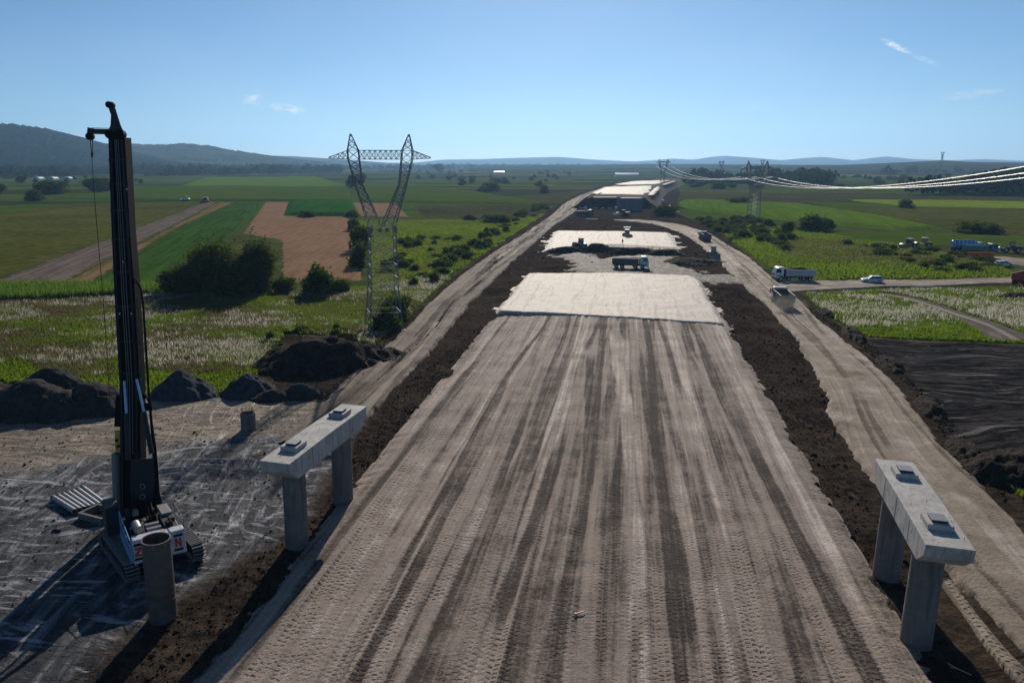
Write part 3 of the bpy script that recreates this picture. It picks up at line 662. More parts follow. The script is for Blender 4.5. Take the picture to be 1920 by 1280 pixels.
# ------------------------------------------------------------------ bridge piers
def pier(label, base_cols, top_line, width, zt, seed):
    """columns at base_cols, cap beam along top_line (two points)"""
    a = Vector((*top_line[0], 0)); b = Vector((*top_line[1], 0)); d = (b - a); ln = d.length; rz = math.atan2(d.y, d.x)
    t = thing('bridge_pier', label, 'pier', (a.x, a.y, 0), rz, 'bridge piers beside the road bed')
    inv = Matrix.Rotation(-rz, 3, 'Z'); th = 1.5; zb = zt - th
    for c in base_cols:
        q = inv @ (Vector((*c, 0)) - a); q.y = q.y * .35
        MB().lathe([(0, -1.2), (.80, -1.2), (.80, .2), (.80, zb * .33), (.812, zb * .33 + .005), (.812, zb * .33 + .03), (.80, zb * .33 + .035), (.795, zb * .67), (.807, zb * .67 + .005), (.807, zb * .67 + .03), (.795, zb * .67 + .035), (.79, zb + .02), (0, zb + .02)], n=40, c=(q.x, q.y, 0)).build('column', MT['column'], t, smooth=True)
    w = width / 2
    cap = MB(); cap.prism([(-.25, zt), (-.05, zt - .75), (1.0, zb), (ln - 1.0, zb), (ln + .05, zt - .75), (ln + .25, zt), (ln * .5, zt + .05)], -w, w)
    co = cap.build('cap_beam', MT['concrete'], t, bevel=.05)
    for x in (ln * .25, ln * .5, ln * .75):
        for sd in (-1, 1):
            y0, y1 = sorted((sd * (w - .02), sd * (w + .012))); MB().box(x - .02, x + .02, y0, y1, zb + .02, zt - .05).build('formwork_joint', MT['column'], co)
    for k in range(8):
        for sd in (-1, 1):
            y0, y1 = sorted((sd * (w - .02), sd * (w + .006))); x = ln * (k + .7) / 8.4; MB().tube((x, y0, zb + .45 + .5 * (k % 2)), (x, y1, zb + .45 + .5 * (k % 2)), .05, n=10).build('tie_hole', MT['black'], co)
    for x in (ln * .2, ln * .8):
        pl = MB().box(x - .75, x + .75, -.62, .62, zt + .015, zt + .34).build('bearing_plinth', MT['concrete'], t, bevel=.025)
        MB().box(x - .42, x + .42, -.36, .36, zt + .343, zt + .44).build('bearing_pad', MT['rubber'], pl)
        MB().box(x - .46, x + .46, -.40, .40, zt + .443, zt + .49).build('bearing_plate', MT['galv'], pl)
    rr = random.Random(seed)
    for k in range(9):
        x = rr.uniform(.5, ln - .5); y = rr.uniform(-w + .2, w - .2); MB().tube((x, y, zt), (x + rr.uniform(-.03, .03), y, zt + rr.uniform(.12, .3)), .012, n=4).build('starter_bar', MT['rust'], co)
    return t
pier('concrete bridge pier standing between the drilling rig and the road bed', [(-10.75, 49.45), (-8.55, 56.75)], [(-11.62, 47.5), (-8.05, 59.35)], 2.2, 7.0, 1)
pier('concrete bridge pier standing between the road bed and the pale haul road', [(25.55, 38.45), (27.75, 45.5)], [(25.3, 36.05), (28.85, 47.45)], 2.25, 7.0, 2)

# ------------------------------------------------------------------ heaps
def heap(name, label, c, rx, ry, h, mat, seed=0, rz=0.0, sharp=1.0, cat='heap', group=None, rough=.12, n=56):
    q = np.linspace(-1.25, 1.25, n); U, V = np.meshgrid(q, q); r = np.hypot(U, V)
    r2 = r * (1 + .22 * fbm(np.cos(np.arctan2(V, U)) * 1.6 + seed, np.sin(np.arctan2(V, U)) * 1.6, 3, seed))
    cone = np.clip(1 - r2, -.3, 1); rnd_ = np.where(r2 < 1.1, np.cos(np.clip(r2, 0, 1.1) * PI / 2), -.2)
    z = h * (sharp * cone + (1 - sharp) * rnd_) + fbm(U * 3 + seed, V * 3, 4, seed) * h * rough * sstep(1.15, .8, r2) + fbm(U * rx * 1.6, V * ry * 1.6, 3, seed + 3) * min(.30, h * rough * 1.2) * sstep(1.2, .9, r2)
    z = np.minimum(z, h * .93 + (z - h * .93) * .4)
    X = U * rx; Y = V * ry; z = np.where(r2 > 1.02, np.minimum(z, -.25), z)
    t = tag(link(name, mesh_np(name, np.stack([X, Y, z], -1).reshape(-1, 3), grid_faces(n, n)), mat), label, cat, group)
    t.location = (c[0], c[1], float(gz(c[0], c[1])) - .02); t.rotation_euler.z = rz
    return t
def face(px, py, px2, py2):
    a = P(px, py); b = P(px2, py2); return math.atan2(b.y - a.y, b.x - a.x)
def hp(px, py): q = P(px, py); return (q.x, q.y)
heap('gravel_pile', 'sharp blue grey gravel cone just right of the rig mast', hp(342, 735), 4.1, 3.6, 3.1, MT['gravel'], 3, 0, .85, 'gravel pile')
heap('gravel_pile', 'blue grey gravel pile behind the round concrete pile head', hp(466, 733), 3.3, 3.4, 2.5, MT['gravel'], 4, 0, .7, 'gravel pile')
heap('gravel_pile', 'small rounded gravel pile nearest the soil mound', hp(564, 741), 2.7, 2.2, 1.7, MT['gravel_brown'], 5, 0, .4, 'gravel pile')
heap('gravel_pile', 'brown gravel hump between the two small gravel piles', hp(512, 746), 2.6, 1.7, 1.2, MT['gravel_brown'], 15, 0, .3, 'gravel pile')
for k, (px, py, rx, ry, h, lab) in enumerate([(60, 766, 6.2, 4.6, 3.5, 'broadest dark hump of the long gravel heap left of the rig'), (178, 762, 5.0, 3.8, 3.1, 'dark hump of the long gravel heap touching the rig mast'), (-28, 770, 5.5, 4.6, 3.3, 'dark hump at the far end of the long gravel heap'), (118, 770, 4.4, 3.6, 2.6, 'low dark hump in front of the long gravel heap'), (100, 738, 5.2, 3.2, 3.4, 'rear dark hump of the long gravel heap by the meadow')]):
    heap('gravel_pile', lab, hp(px, py), rx, ry, h, MT['gravel_brown'], 20 + k, 0, .35, 'gravel pile')
heap('soil_mound', 'large dark soil mound beside the rutted track and the pylon', hp(605, 680), 9.5, 6.5, 4.0, MT['soil'], 31, .3, .25, 'soil mound', rough=.3)
heap('soil_mound', 'flat dark soil spill at the foot of the pylon', hp(690, 668), 6.0, 4.5, 1.6, MT['soil'], 32, .2, .2, 'soil mound', rough=.4)
for k, (px, py, rx, ry, h, lab) in enumerate([(1060, 472, 6.5, 3.5, 1.9, 'soil heap at the track end of the berm'), (1122, 470, 6.0, 3.4, 2.3, 'soil heap in front of the worker'), (1190, 475, 8.5, 3.0, 1.7, 'long soil berm behind the crossing tipper'), (1245, 478, 6.5, 3.4, 1.8, 'soil heap ending the berm towards the haul road'), (1300, 492, 9.0, 5.5, 1.3, 'flat dark soil heap between the crossing and the haul road')]):
    heap('soil_mound', lab, hp(px, py), rx, ry, h, MT['soil'], 40 + k, -.1, .2, 'soil mound', rough=.35)
# banks of spoil pushed up along the pale haul road
for k, (px, py, rx, ry, h, rz) in enumerate([(1548, 588, 4.5, 1.5, .9, face(1520, 565, 1575, 612)), (1600, 628, 5.5, 1.5, 1.0, face(1570, 602, 1640, 660)), (1668, 682, 5, 1.5, 1.0, face(1630, 650, 1700, 715)), (1742, 765, 5, 1.4, 1.0, face(1715, 730, 1770, 810)), (1812, 850, 4.5, 1.6, 1.1, face(1780, 810, 1840, 890)), (1905, 885, 5, 4.0, 2.0, .3), (1915, 560, 7, 3, 1.2, 0)]):
    heap('soil_mound', ['spoil bank by the dusty tipper', 'spoil bank at the corner of the green patch', 'spoil bank along the mud left of the grass', 'narrow spoil bank halfway along the pale haul road', 'spoil bank where the mud meets the haul road bend', 'large overgrown spoil bank at the edge of the mud', 'dark spoil bank under the red truck'][k],
         hp(px, py), rx, ry, h, MT['soil'], 60 + k, rz, .2, 'soil mound', rough=.4)

# ------------------------------------------------------------------ drilling rig
def rig():
    YM = 53.27                                   # distance of the mast
    base = Vector((-20.6, 48.3, 0)); hd = math.radians(32)   # heading: turned to the left of +Y
    fw = Vector((-math.sin(hd), math.cos(hd), 0)); rt = Vector((math.cos(hd), math.sin(hd), 0)); up = Vector((0, 0, 1))
    t = thing('drilling_rig', 'tall black piling rig with white counterweight, seen from behind', 'drilling rig', base)
    def L(r, f, z): return base + rt * r + fw * f + up * z
    def box(r0, r1, f0, f1, z0, z1, d=0):
        m = MB(); m.hexa([L(r0, f0, z0), L(r1, f0, z0), L(r1, f1, z0), L(r0, f1, z0)], [L(r0 + d, f0 + d, z1), L(r1 - d, f0 + d, z1), L(r1 - d, f1 - d, z1), L(r0 + d, f1 - d, z1)]); return m
    # crawler tracks, turned a little further than the upper works
    h2 = math.radians(38); f2 = Vector((-math.sin(h2), math.cos(h2), 0)); r2 = Vector((math.cos(h2), math.sin(h2), 0))
    for sgn in (-1, 1):
        m = MB(); pad = MB(); c = base + r2 * sgn * 2.15
        prof = []
        N = 58; ln, rad = 2.75, .52; per = 4 * ln + 2 * PI * rad
        def at(u):
            u = u % per
            if u < 2 * ln: return Vector((-ln + u, 0, 2 * rad)), 0.0
            u -= 2 * ln
            if u < PI * rad: a = PI / 2 - u / rad; return Vector((ln + rad * math.cos(a), 0, rad + rad * math.sin(a))), a - PI / 2
            u -= PI * rad
            if u < 2 * ln: return Vector((ln - u, 0, 0)), PI
            u -= 2 * ln; a = -PI / 2 - u / rad; return Vector((-ln + rad * math.cos(a), 0, rad + rad * math.sin(a))), a - PI / 2
        for k in range(N):
            q, a = at(per * k / N); w = per / N * .46
            dx = Vector((math.cos(a), 0, math.sin(a))); nz = Vector((-math.sin(a), 0, math.cos(a)))
            if k and abs(a) > 3.0: nz = Vector((0, 0, -1)); dx = Vector((-1, 0, 0))
            def Wd(v, s): return c + f2 * v.x + r2 * s * .42 + up * (v.z + .08)
            b0 = [Wd(q - dx * w, -1), Wd(q + dx * w, -1), Wd(q + dx * w, 1), Wd(q - dx * w, 1)]
            tp = [Wd(q - dx * w + nz * .06, -1), Wd(q + dx * w + nz * .06, -1), Wd(q + dx * w + nz * .06, 1), Wd(q - dx * w + nz * .06, 1)]
            pad.hexa(b0, tp); pad.hexa([Wd(q - dx * .03 + nz * .06, -1), Wd(q + dx * .03 + nz * .06, -1), Wd(q + dx * .03 + nz * .06, 1), Wd(q - dx * .03 + nz * .06, 1)], [Wd(q - dx * .02 + nz * .11, -1), Wd(q + dx * .02 + nz * .11, -1), Wd(q + dx * .02 + nz * .11, 1), Wd(q - dx * .02 + nz * .11, 1)])
        fr = MB(); fr.bar(c - f2 * 2.6 + up * .62, c + f2 * 2.6 + up * .62, .55, .62)
        fo = fr.build('track_frame', MT['navy'], t, world=True)
        po = pad.build('track_pads', MT['grey'], t, world=True); po['kind'] = 'stuff'
        for e in (-1, 1):
            w_ = MB(); w_.tube(c + f2 * e * 2.75 - r2 * .3 + up * .62, c + f2 * e * 2.75 + r2 * .3 + up * .62, .48, n=18)
            w_.build('track_wheel', MT['black'], t, world=True)
    m = MB(); m.bar(base - r2 * 1.9 + up * .85, base + r2 * 1.9 + up * .85, 1.6, .55); m.build('car_body', MT['navy'], t, world=True)
    m = MB(); m.tube(base + up * 1.05, base + up * 1.45, 1.15, n=24); m.build('slew_ring', MT['black'], t, world=True)
    # upper works
    box(-1.55, 1.55, -2.4, 3.2, 1.45, 1.72).build('deck', MT['black'], t, world=True)
    cw = box(-1.62, 1.62, -3.25, -2.42, 1.12, 2.75, .03).build('counterweight', MT['cw'], t, world=True, bevel=.05)
    # lettering on the white counterweight: a red letter at each end between black bars
    def flat(pts, name, mat, f=-3.262):
        m_ = MB(); n = len(pts); v = [L(a, f, z) for a, z in pts] + [L(a, f + .02, z) for a, z in pts]
        m_.add(v, [tuple(range(n)), tuple(reversed(range(n, 2 * n)))] + [(i, n + i, n + (i + 1) % n, (i + 1) % n) for i in range(n)])
        return m_.build(name, mat, cw, world=True)
    x, z, w_, h_ = -1.54, 1.62, .42, .62; b_ = .14
    flat([(x, z + h_), (x, z + h_ - b_), (x + w_ - .2, z + h_ - b_), (x, z + b_), (x, z), (x + w_, z), (x + w_, z + b_), (x + .2, z + b_), (x + w_, z + h_ - b_), (x + w_, z + h_)], 'letter_z', MT['red_letter'])
    x = .92
    flat([(x, z), (x + b_, z), (x + b_, z + h_ * .62), (x + w_ - b_, z), (x + w_, z), (x + w_, z + h_), (x + w_ - b_, z + h_), (x + w_ - b_, z + h_ * .38), (x + b_, z + h_), (x, z + h_)], 'letter_n', MT['red_letter'])
    for xx in (-1.58, .86):
        for zz in (1.36, 2.34): flat([(xx, zz), (xx + .56, zz), (xx + .56, zz + .16), (xx, zz + .16)], 'dark_bar', MT['black'])
    hood = box(-1.5, -.55, -2.3, .6, 1.724, 2.62, .06).build('engine_hood', MT['black'], t, world=True, bevel=.05)
    box(.55, 1.5, -2.3, .2, 1.724, 2.66, .05).build('hydraulic_tank', MT['navy'], t, world=True, bevel=.05)
    box(.72, 1.45, -.4, 1.3, 2.675, 2.85, .03).build('valve_box', MT['grey'], t, world=True, bevel=.03)
    box(-.5, .5, -2.25, -.2, 1.724, 2.2).build('winch_bay', MT['black'], t, world=True)
    m = MB(); m.tube(L(-1.02, -2.1, 2.86), L(-1.02, -1.0, 2.86), .27, n=16); m.build('silencer', MT['steel'], t, world=True, smooth=True)
    m = MB(); m.tube(L(-.72, -1.9, 2.62), L(-.72, -1.9, 3.25), .07, n=10); m.build('exhaust_pipe', MT['steel'], t, world=True)
    for f in (-1.6, -.9): 
        m = MB(); m.tube(L(-.45, f, 2.32), L(.45, f, 2.32), .3, n=16); m.build('winch_drum', MT['steel'], t, world=True, smooth=True)
    # cab at the front left
    cab = MB(); cab.hexa([L(-2.55, .9, 1.5), L(-1.62, .9, 1.5), L(-1.62, 2.9, 1.5), L(-2.55, 2.9, 1.5)], [L(-2.5, 1.0, 3.5), L(-1.66, 1.0, 3.5), L(-1.66, 2.7, 3.5), L(-2.5, 2.7, 3.5)])
    co = cab.build('cab', MT['navy'], t, world=True, bevel=.06)
    box(-2.4, -1.8, .86, .9, 2.35, 3.3).build('cab_window', MT['glass'], co, world=True)
    # handrails, pale blue
    m = MB(); pts = [L(-1.75, -3.2, 2.8), L(-1.75, .6, 3.3)]; m.path(pts, .035)
    for f in (-3.2, -2.2, -1.2, -.2, .6): m.tube(L(-1.75, f, 1.5), L(-1.75, f, 2.8 + (f + 3.2) * .13), .03)
    m.path([L(-1.75, -3.2, 2.2), L(-1.75, .6, 2.6)], .03); m.build('handrail', MT['rail'], t, world=True)
    box(-1.8, -1.64, -3.2, .6, 1.3, 1.9).build('side_skirt', MT['rail'], t, world=True)
    # mast: a tapering box followed up the picture, leaning slightly
    def Q(px, py, dy=0): return M(px, py, YM + dy)
    sec = [(228, 262, 985), (226, 264, 900), (224, 262, 720), (214, 252, 540), (209, 243, 430), (203, 234, 258)]
    mm_ = MB()
    for k in range(len(sec) - 1):
        a0, a1, ay = sec[k]; b0, b1, by = sec[k + 1]
        A0, A1, B0, B1 = Q(a0, ay, -.55), Q(a1, ay, -.55), Q(b0, by, -.55), Q(b1, by, -.55)
        bk = Vector((0, 1.05, 0)); e = Vector((0, 0, .004 * (k > 0)))
        mm_.hexa([A0 + e, A1 + e, A1 + bk + e, A0 + bk + e], [B0, B1, B1 + bk, B0 + bk])
    mast = mm_.build('mast', MT['black'], t, world=True)
    m = MB()
    for (x0, y0), (x1, y1) in (((231, 980), (228, 720)), ((228, 720), (219, 540)), ((219, 540), (208, 262))): m.bar(Q(x0, y0, -.66), Q(x1, y1, -.66), .10, .2, (0, 1, 0))
    m.build('guide_rail', MT['navy'], mast, world=True)
    m = MB()
    for (x0, y0), (x1, y1) in (((257, 980), (256, 720)), ((256, 720), (246, 540)), ((246, 540), (228, 262))): m.bar(Q(x0, y0, -.66), Q(x1, y1, -.66), .10, .2, (0, 1, 0))
    m.build('guide_rail', MT['navy'], mast, world=True)
    # flanges, ropes, ladder and small markers on the mast
    for k, y in enumerate((300, 345, 395, 450, 510, 575, 640, 700, 850)):
        x0, x1 = (np.interp(y, [q_[2] for q_ in reversed(sec)], [q_[j] for q_ in reversed(sec)]) for j in (0, 1))
        MB().hexa([Q(x0 - 1.2, y + 2, -.72), Q(x1 + 1.2, y + 2, -.72), Q(x1 + 1.2, y + 2, .6), Q(x0 - 1.2, y + 2, .6)], [Q(x0 - 1.2, y - 2, -.72), Q(x1 + 1.2, y - 2, -.72), Q(x1 + 1.2, y - 2, .6), Q(x0 - 1.2, y - 2, .6)]).build('mast_flange', MT['navy'], mast, world=True)
    for dx in (-4, 0, 5): MB().path([Q(244 + dx, 850, -.85), Q(243 + dx, 720, -.8), Q(232 + dx, 540, -.78), Q(218 + dx * .7, 262, -.7)], .022, n=4).build('main_rope', MT['grey'], mast, world=True)
    for a, b in ((237, 355), (230, 491), (246, 588), (224, 588)): MB().hexa([Q(a - 1, b + 2, -.78), Q(a + 1.5, b + 2, -.78), Q(a + 1.5, b + 2, -.7), Q(a - 1, b + 2, -.7)], [Q(a - 1, b - 2, -.78), Q(a + 1.5, b - 2, -.78), Q(a + 1.5, b - 2, -.7), Q(a - 1, b - 2, -.7)]).build('marker_plate', MT['hub'], mast, world=True)
    for k in range(16): 
        y = 560 + k * 17; x1 = np.interp(y, [q_[2] for q_ in reversed(sec)], [q_[1] for q_ in reversed(sec)]); MB().tube(Q(x1 + .5, y, -.3), Q(x1 + 5.5, y, -.3), .025, n=4).build('ladder_rung', MT['navy'], mast, world=True)
    MB().path([Q(258, 555, -.3), Q(267.5, 720, -.3), Q(269, 822, -.3)], .03, n=4).build('ladder_rail', MT['navy'], mast, world=True)
    for k, (a, f, h) in enumerate(((-1.2, .9, .5), (-.7, .9, .35), (.9, -2.0, .3), (1.2, -1.2, .22), (-.3, .6, .6), (.35, .5, .7))): box(a - .2, a + .2, f - .25, f + .25, 1.73 if k in (4, 5) else 2.68 if a > 0 else 2.63, (1.73 if k in (4, 5) else 2.68 if a > 0 else 2.63) + h, .02).build('equipment_box', MT[('navy', 'grey', 'black')[k % 3]], t, world=True, bevel=.02)
    for k in range(5): MB().path([L(-.4 + .2 * k, .9, 1.8), L(-.45 + .22 * k, 1.5, 2.6 + .1 * k), L(-.3 + .2 * k, 2.4, 2.9), L(-.2 + .15 * k, 3.4, 2.2 + .2 * k)], .05, n=6).build('hose', MT['black'], t, world=True, smooth='all')
    m = MB(); m.path([L(1.6, -3.1, 2.75), L(1.6, -3.1, 3.4), L(1.6, -.4, 3.5), L(1.6, -.4, 2.8)], .03); m.build('handrail', MT['grey'], t, world=True)
    # head of the mast: plate, raked stay, sheaves, auxiliary jib and hook
    hd_ = MB(); v = [(203, 257), (232, 257), (232, 248), (226, 234), (214, 196), (210, 191), (205, 192), (204, 205), (208, 216), (207, 235), (203, 245)]
    n = len(v); pts = [Q(a, b, -.22) for a, b in v] + [Q(a, b, .22) for a, b in v]
    hd_.add(pts, [tuple(range(n)), tuple(reversed(range(n, 2 * n)))] + [((i + 1) % n, i, n + i, n + (i + 1) % n) for i in range(n)])
    head = hd_.build('mast_head', MT['navy'], t, world=True)
    for a, b, r in ((207, 197, .22), (226, 252, .3), (208, 252, .3)):
        m = MB(); c = Q(a, b); m.tube(c - Vector((0, .3, 0)), c + Vector((0, .3, 0)), r, n=16); m.build('sheave', MT['black'], head, world=True)
    jb = MB(); jb.bar(Q(207, 247.5), Q(172, 246.5), .34, .34); jb.bar(Q(170, 240), Q(168.5, 258), .3, .3, (0, 1, 0)); jib = jb.build('auxiliary_jib', MT['navy'], t, world=True)
    m = MB(); c = Q(169, 256); m.tube(c - Vector((0, .2, 0)), c + Vector((0, .2, 0)), .24, n=14); m.build('sheave', MT['black'], jib, world=True)
    m = MB(); m.tube(Q(207, 241), Q(172, 240), .025, n=4); m.build('stay_rope', MT['black'], jib, world=True)
    hk = MB(); hk.hexa([Q(171, 296, -.12), Q(174, 296, -.12), Q(174, 296, .12), Q(171, 296, .12)], [Q(170, 286, -.12), Q(175, 286, -.12), Q(175, 286, .12), Q(170, 286, .12)]); hk.tube(Q(169, 258), Q(171.5, 287), .028, n=4); hk.tube(Q(174, 258), Q(173, 287), .028, n=4)
    hk.build('hook_block', MT['black'], jib, world=True)
    m = MB(); m.path([Q(172.5, 296), Q(177, 370), Q(183, 440), Q(190, 520), Q(197, 610), Q(203, 700), Q(207, 770)], .022, n=4); m.build('hoist_rope', MT['black'], t, world=True)
    for k, (a, b) in enumerate(((232, 262), (233, 288))):
        m = MB(); c0 = [Q(a + 4 * math.sin(u), b + 8 * (1 - math.cos(u)) - 8) for u in np.linspace(0, PI, 7)]; m.path(c0, .03, n=5); m.build('cable_loop', MT['black'], mast, world=True)
    # backstay cylinders: bright rods sliding in dark barrels
    for (x0, y0), (x1, y1), (x2, y2) in (((240, 862), (237, 775), (233, 714)), ((284, 850), (270, 772), (256, 711))):
        m = MB(); m.tube(Q(x0, y0, -2.6), Q(x1, y1, -1.6), .17, n=14); b1 = m.build('stay_barrel', MT['navy'], t, world=True, smooth=True)
        m = MB(); m.tube(Q(x1, y1, -1.6), Q(x2, y2, -.75), .09, n=12); m.build('stay_rod', MT['rod'], b1, world=True, smooth=True)
    # boom frame with two round holes, in front of the mast foot
    def boom():
        m = MB(); w0 = [(246, 862), (288, 858), (290, 905), (283, 962), (250, 966), (244, 910)]
        n = len(w0); v0 = [Q(a, b, -3.0) for a, b in w0] + [Q(a, b, -2.3) for a, b in w0]
        m.add(v0, [tuple(range(n)), tuple(reversed(range(n, 2 * n)))] + [((i + 1) % n, i, n + i, n + (i + 1) % n) for i in range(n)])
        o = m.build('boom_frame', MT['navy'], t, world=True, bevel=.04)
        for a, b in ((267, 912), (267, 931)):
            r = MB(); c = Q(a, b, -3.02); r.lathe([(.13, 0), (.20, 0), (.20, .05), (.13, .05), (.13, 0)], 'y', 18, c); r.build('hole_ring', MT['grey'], o, world=True, smooth=True)
            r = MB(); r.tube(c, c + Vector((0, .03, 0)), .135, n=18); r.build('hole', MT['black'], o, world=True)
    boom()
    m = MB(); m.bar(Q(262, 960, -2.6), L(0, 1.0, 1.75), .7, .6); m.build('boom_foot', MT['black'], t, world=True)
    # rotary drive and casing drive on the left flank, ochre
    m = MB(); m.hexa([Q(216, 848, -.5), Q(229, 848, -.5), Q(229, 848, .6), Q(216, 848, .6)], [Q(215, 806, -.5), Q(227, 806, -.5), Q(227, 806, .6), Q(215, 806, .6)]); dr = m.build('rotary_drive', MT['yellow'], t, world=True, bevel=.05)
    for a, b in ((219, 825), (222, 836)):
        m = MB(); c = Q(a, b, -.52); m.tube(c, c + Vector((0, -.06, 0)), .12, n=12); m.build('motor_cap', MT['black'], dr, world=True)
    m = MB(); m.hexa([Q(214, 800, -.4), Q(228, 800, -.4), Q(228, 800, .4), Q(214, 800, .4)], [Q(217, 740, -.3), Q(226, 740, -.3), Q(226, 740, .3), Q(217, 740, .3)]); m.build('slide_carriage', MT['black'], t, world=True, bevel=.05)
    m = MB(); m.tube(Q(222, 990, .1), Q(218, 850, .1), .34, n=16); m.build('kelly_bar', MT['grey'], t, world=True, smooth=True)
    # hose bundles on the right flank
    rr = random.Random(3)
    for k in range(7):
        m = MB(); o_ = k * 1.3; pts = [Q(248 + rr.uniform(-1, 1), 522 + k * 3, -.3)] if k < 3 else [Q(258 + k, 742 + k * 2, -.4)]
        if k < 3: pts += [Q(256 + o_, 524 + k * 4, -.5), Q(264 + o_ * .8, 540 + k * 3, -.6), Q(268 + o_ * .6, 575, -.6), Q(272 + o_ * .6, 640, -.6), Q(277 + o_ * .6, 720, -.7), Q(283 + o_, 800, -.8), Q(288 + o_, 868, -.9), Q(290 + o_, 900, -1.2)]
        else: pts += [Q(268 + k, 735 + k, -.5), Q(278 + k * .5, 752 + k, -.6), Q(282 + k * .5, 790, -.7), Q(286 + k, 840, -.8), Q(290 + k, 890, -1.0), Q(293 + k, 920 + k * 4, -1.4), Q(288 + k, 955, -2)]
        m.path(pts, .055, n=6); m.build('hose', MT['black'], t, world=True, smooth='all')
    m = MB(); m.hexa([Q(262, 770, -.8), Q(286, 770, -.8), Q(286, 770, -.3), Q(262, 770, -.3)], [Q(262, 755, -.8), Q(284, 755, -.8), Q(284, 755, -.3), Q(262, 755, -.3)]); m.build('hose_bracket', MT['black'], t, world=True)
    m = MB(); m.bar(Q(285, 900, -1.2), Q(296, 950, -1.6), .55, .5); m.build('hose_reel', MT['black'], t, world=True, bevel=.05)
    m = MB(); m.path([Q(240, 450, -.7), Q(243, 490, -.7), Q(246, 520, -.6)], .03, n=5); m.build('hose', MT['black'], t, world=True)
MT['red_letter'] = paint('red_letter_paint', (.5, .05, .03), .5, .3, .15)
MT['rail'] = paint('blue_rail_paint', (.16, .33, .55), .4, .4, .25)
MT['rod'] = paint('bright_blue_rod', (.30, .52, .75), .3, .5, .05, .2)
rig()

MT['casing'] = paint('casing_steel', (.10, .085, .08), .5, .4, .6, .3, (.16, .14, .13))
# casing tube stood on the ground behind the rig
b = P(306, 1155); b.z = float(gz(b.x, b.y))
t = thing('casing_tube', 'open steel casing tube standing upright behind the rig counterweight', 'steel tube', b)
MB().lathe([(.80, -.3), (.80, 1.1), (.82, 1.1), (.82, 1.25), (.80, 1.25), (.80, 4.72), (.83, 4.72), (.83, 5.0), (.745, 5.0), (.745, -.3)], n=44).build('wall', MT['casing'], t, smooth=True)
MB().lathe([(.825, 1.6), (.845, 1.6), (.845, 1.68), (.825, 1.68)], n=44).build('weld_band', MT['rust'], t, smooth=True)
for k in range(8):
    a = k * PI / 4 + .2; MB().tube((.82 * math.cos(a), .82 * math.sin(a), 4.86), (.87 * math.cos(a), .87 * math.sin(a), 4.86), .06, n=8).build('locking_bolt', MT['grey'], t)

# pile head with starter bars
b = P(466, 803); b.z = float(gz(b.x, b.y))
t = thing('pile_head', 'short round concrete pile head with bare rebar near the gravel piles', 'pile', b)
MB().lathe([(0, -.2), (.74, -.2), (.73, 1.75), (.6, 1.8), (.55, 1.5), (0, 1.45)], n=28).build('concrete', MT['column'], t, smooth=True)
for k in range(12):
    a = k * PI / 6; MB().tube((.62 * math.cos(a), .62 * math.sin(a), 1.5), (.6 * math.cos(a) + random.uniform(-.06, .06), .6 * math.sin(a), 2.25 + random.uniform(-.15, .15)), .022, n=5).build('rebar', MT['rust'], t)

# pipes lying in a row
pos_ = ['first', 'second', 'third', 'fourth', 'fifth', 'sixth', 'seventh']
for k in range(7):
    a = P(99 + 9.3 * k, 931 - 3.1 * k, .25); q = P(140 + 9.0 * k, 957 - 2.6 * k, .25)
    d = (q - a); t = thing('steel_pipe', '%s grey pipe of the row on the ground, counted away from the rig' % pos_[6 - k], 'pipe', a, math.atan2(d.y, d.x), 'pipes in a row beside the rig')
    ln = d.length; gh = float(gz(a.x, a.y)); t.location.z = gh + .22
    MB().lathe([(.17, 0), (.21, 0), (.21, ln), (.17, ln), (.17, 0)], 'x', 16).build('tube', MT['steel'], t, smooth=True)
    MB().lathe([(.212, .02), (.235, .02), (.235, .16), (.212, .16)], 'x', 16).build('collar', MT['grey'], t, smooth=True)
# open concrete frame
c = P(188, 967); t = thing('concrete_frame', 'open rectangular concrete frame lying between the pipes and the rig', 'frame', (c.x, c.y, float(gz(c.x, c.y))), math.radians(-25))
for nm, a in (('side_wall', (-1.25, 1.25, -.95, -.72)), ('side_wall', (-1.25, 1.25, .72, .95)), ('end_wall', (-1.25, -1.02, -.717, .717)), ('end_wall', (1.02, 1.25, -.717, .717))):
    MB().box(*a, -.15, .5).build(nm, MT['column'], t, bevel=.02)

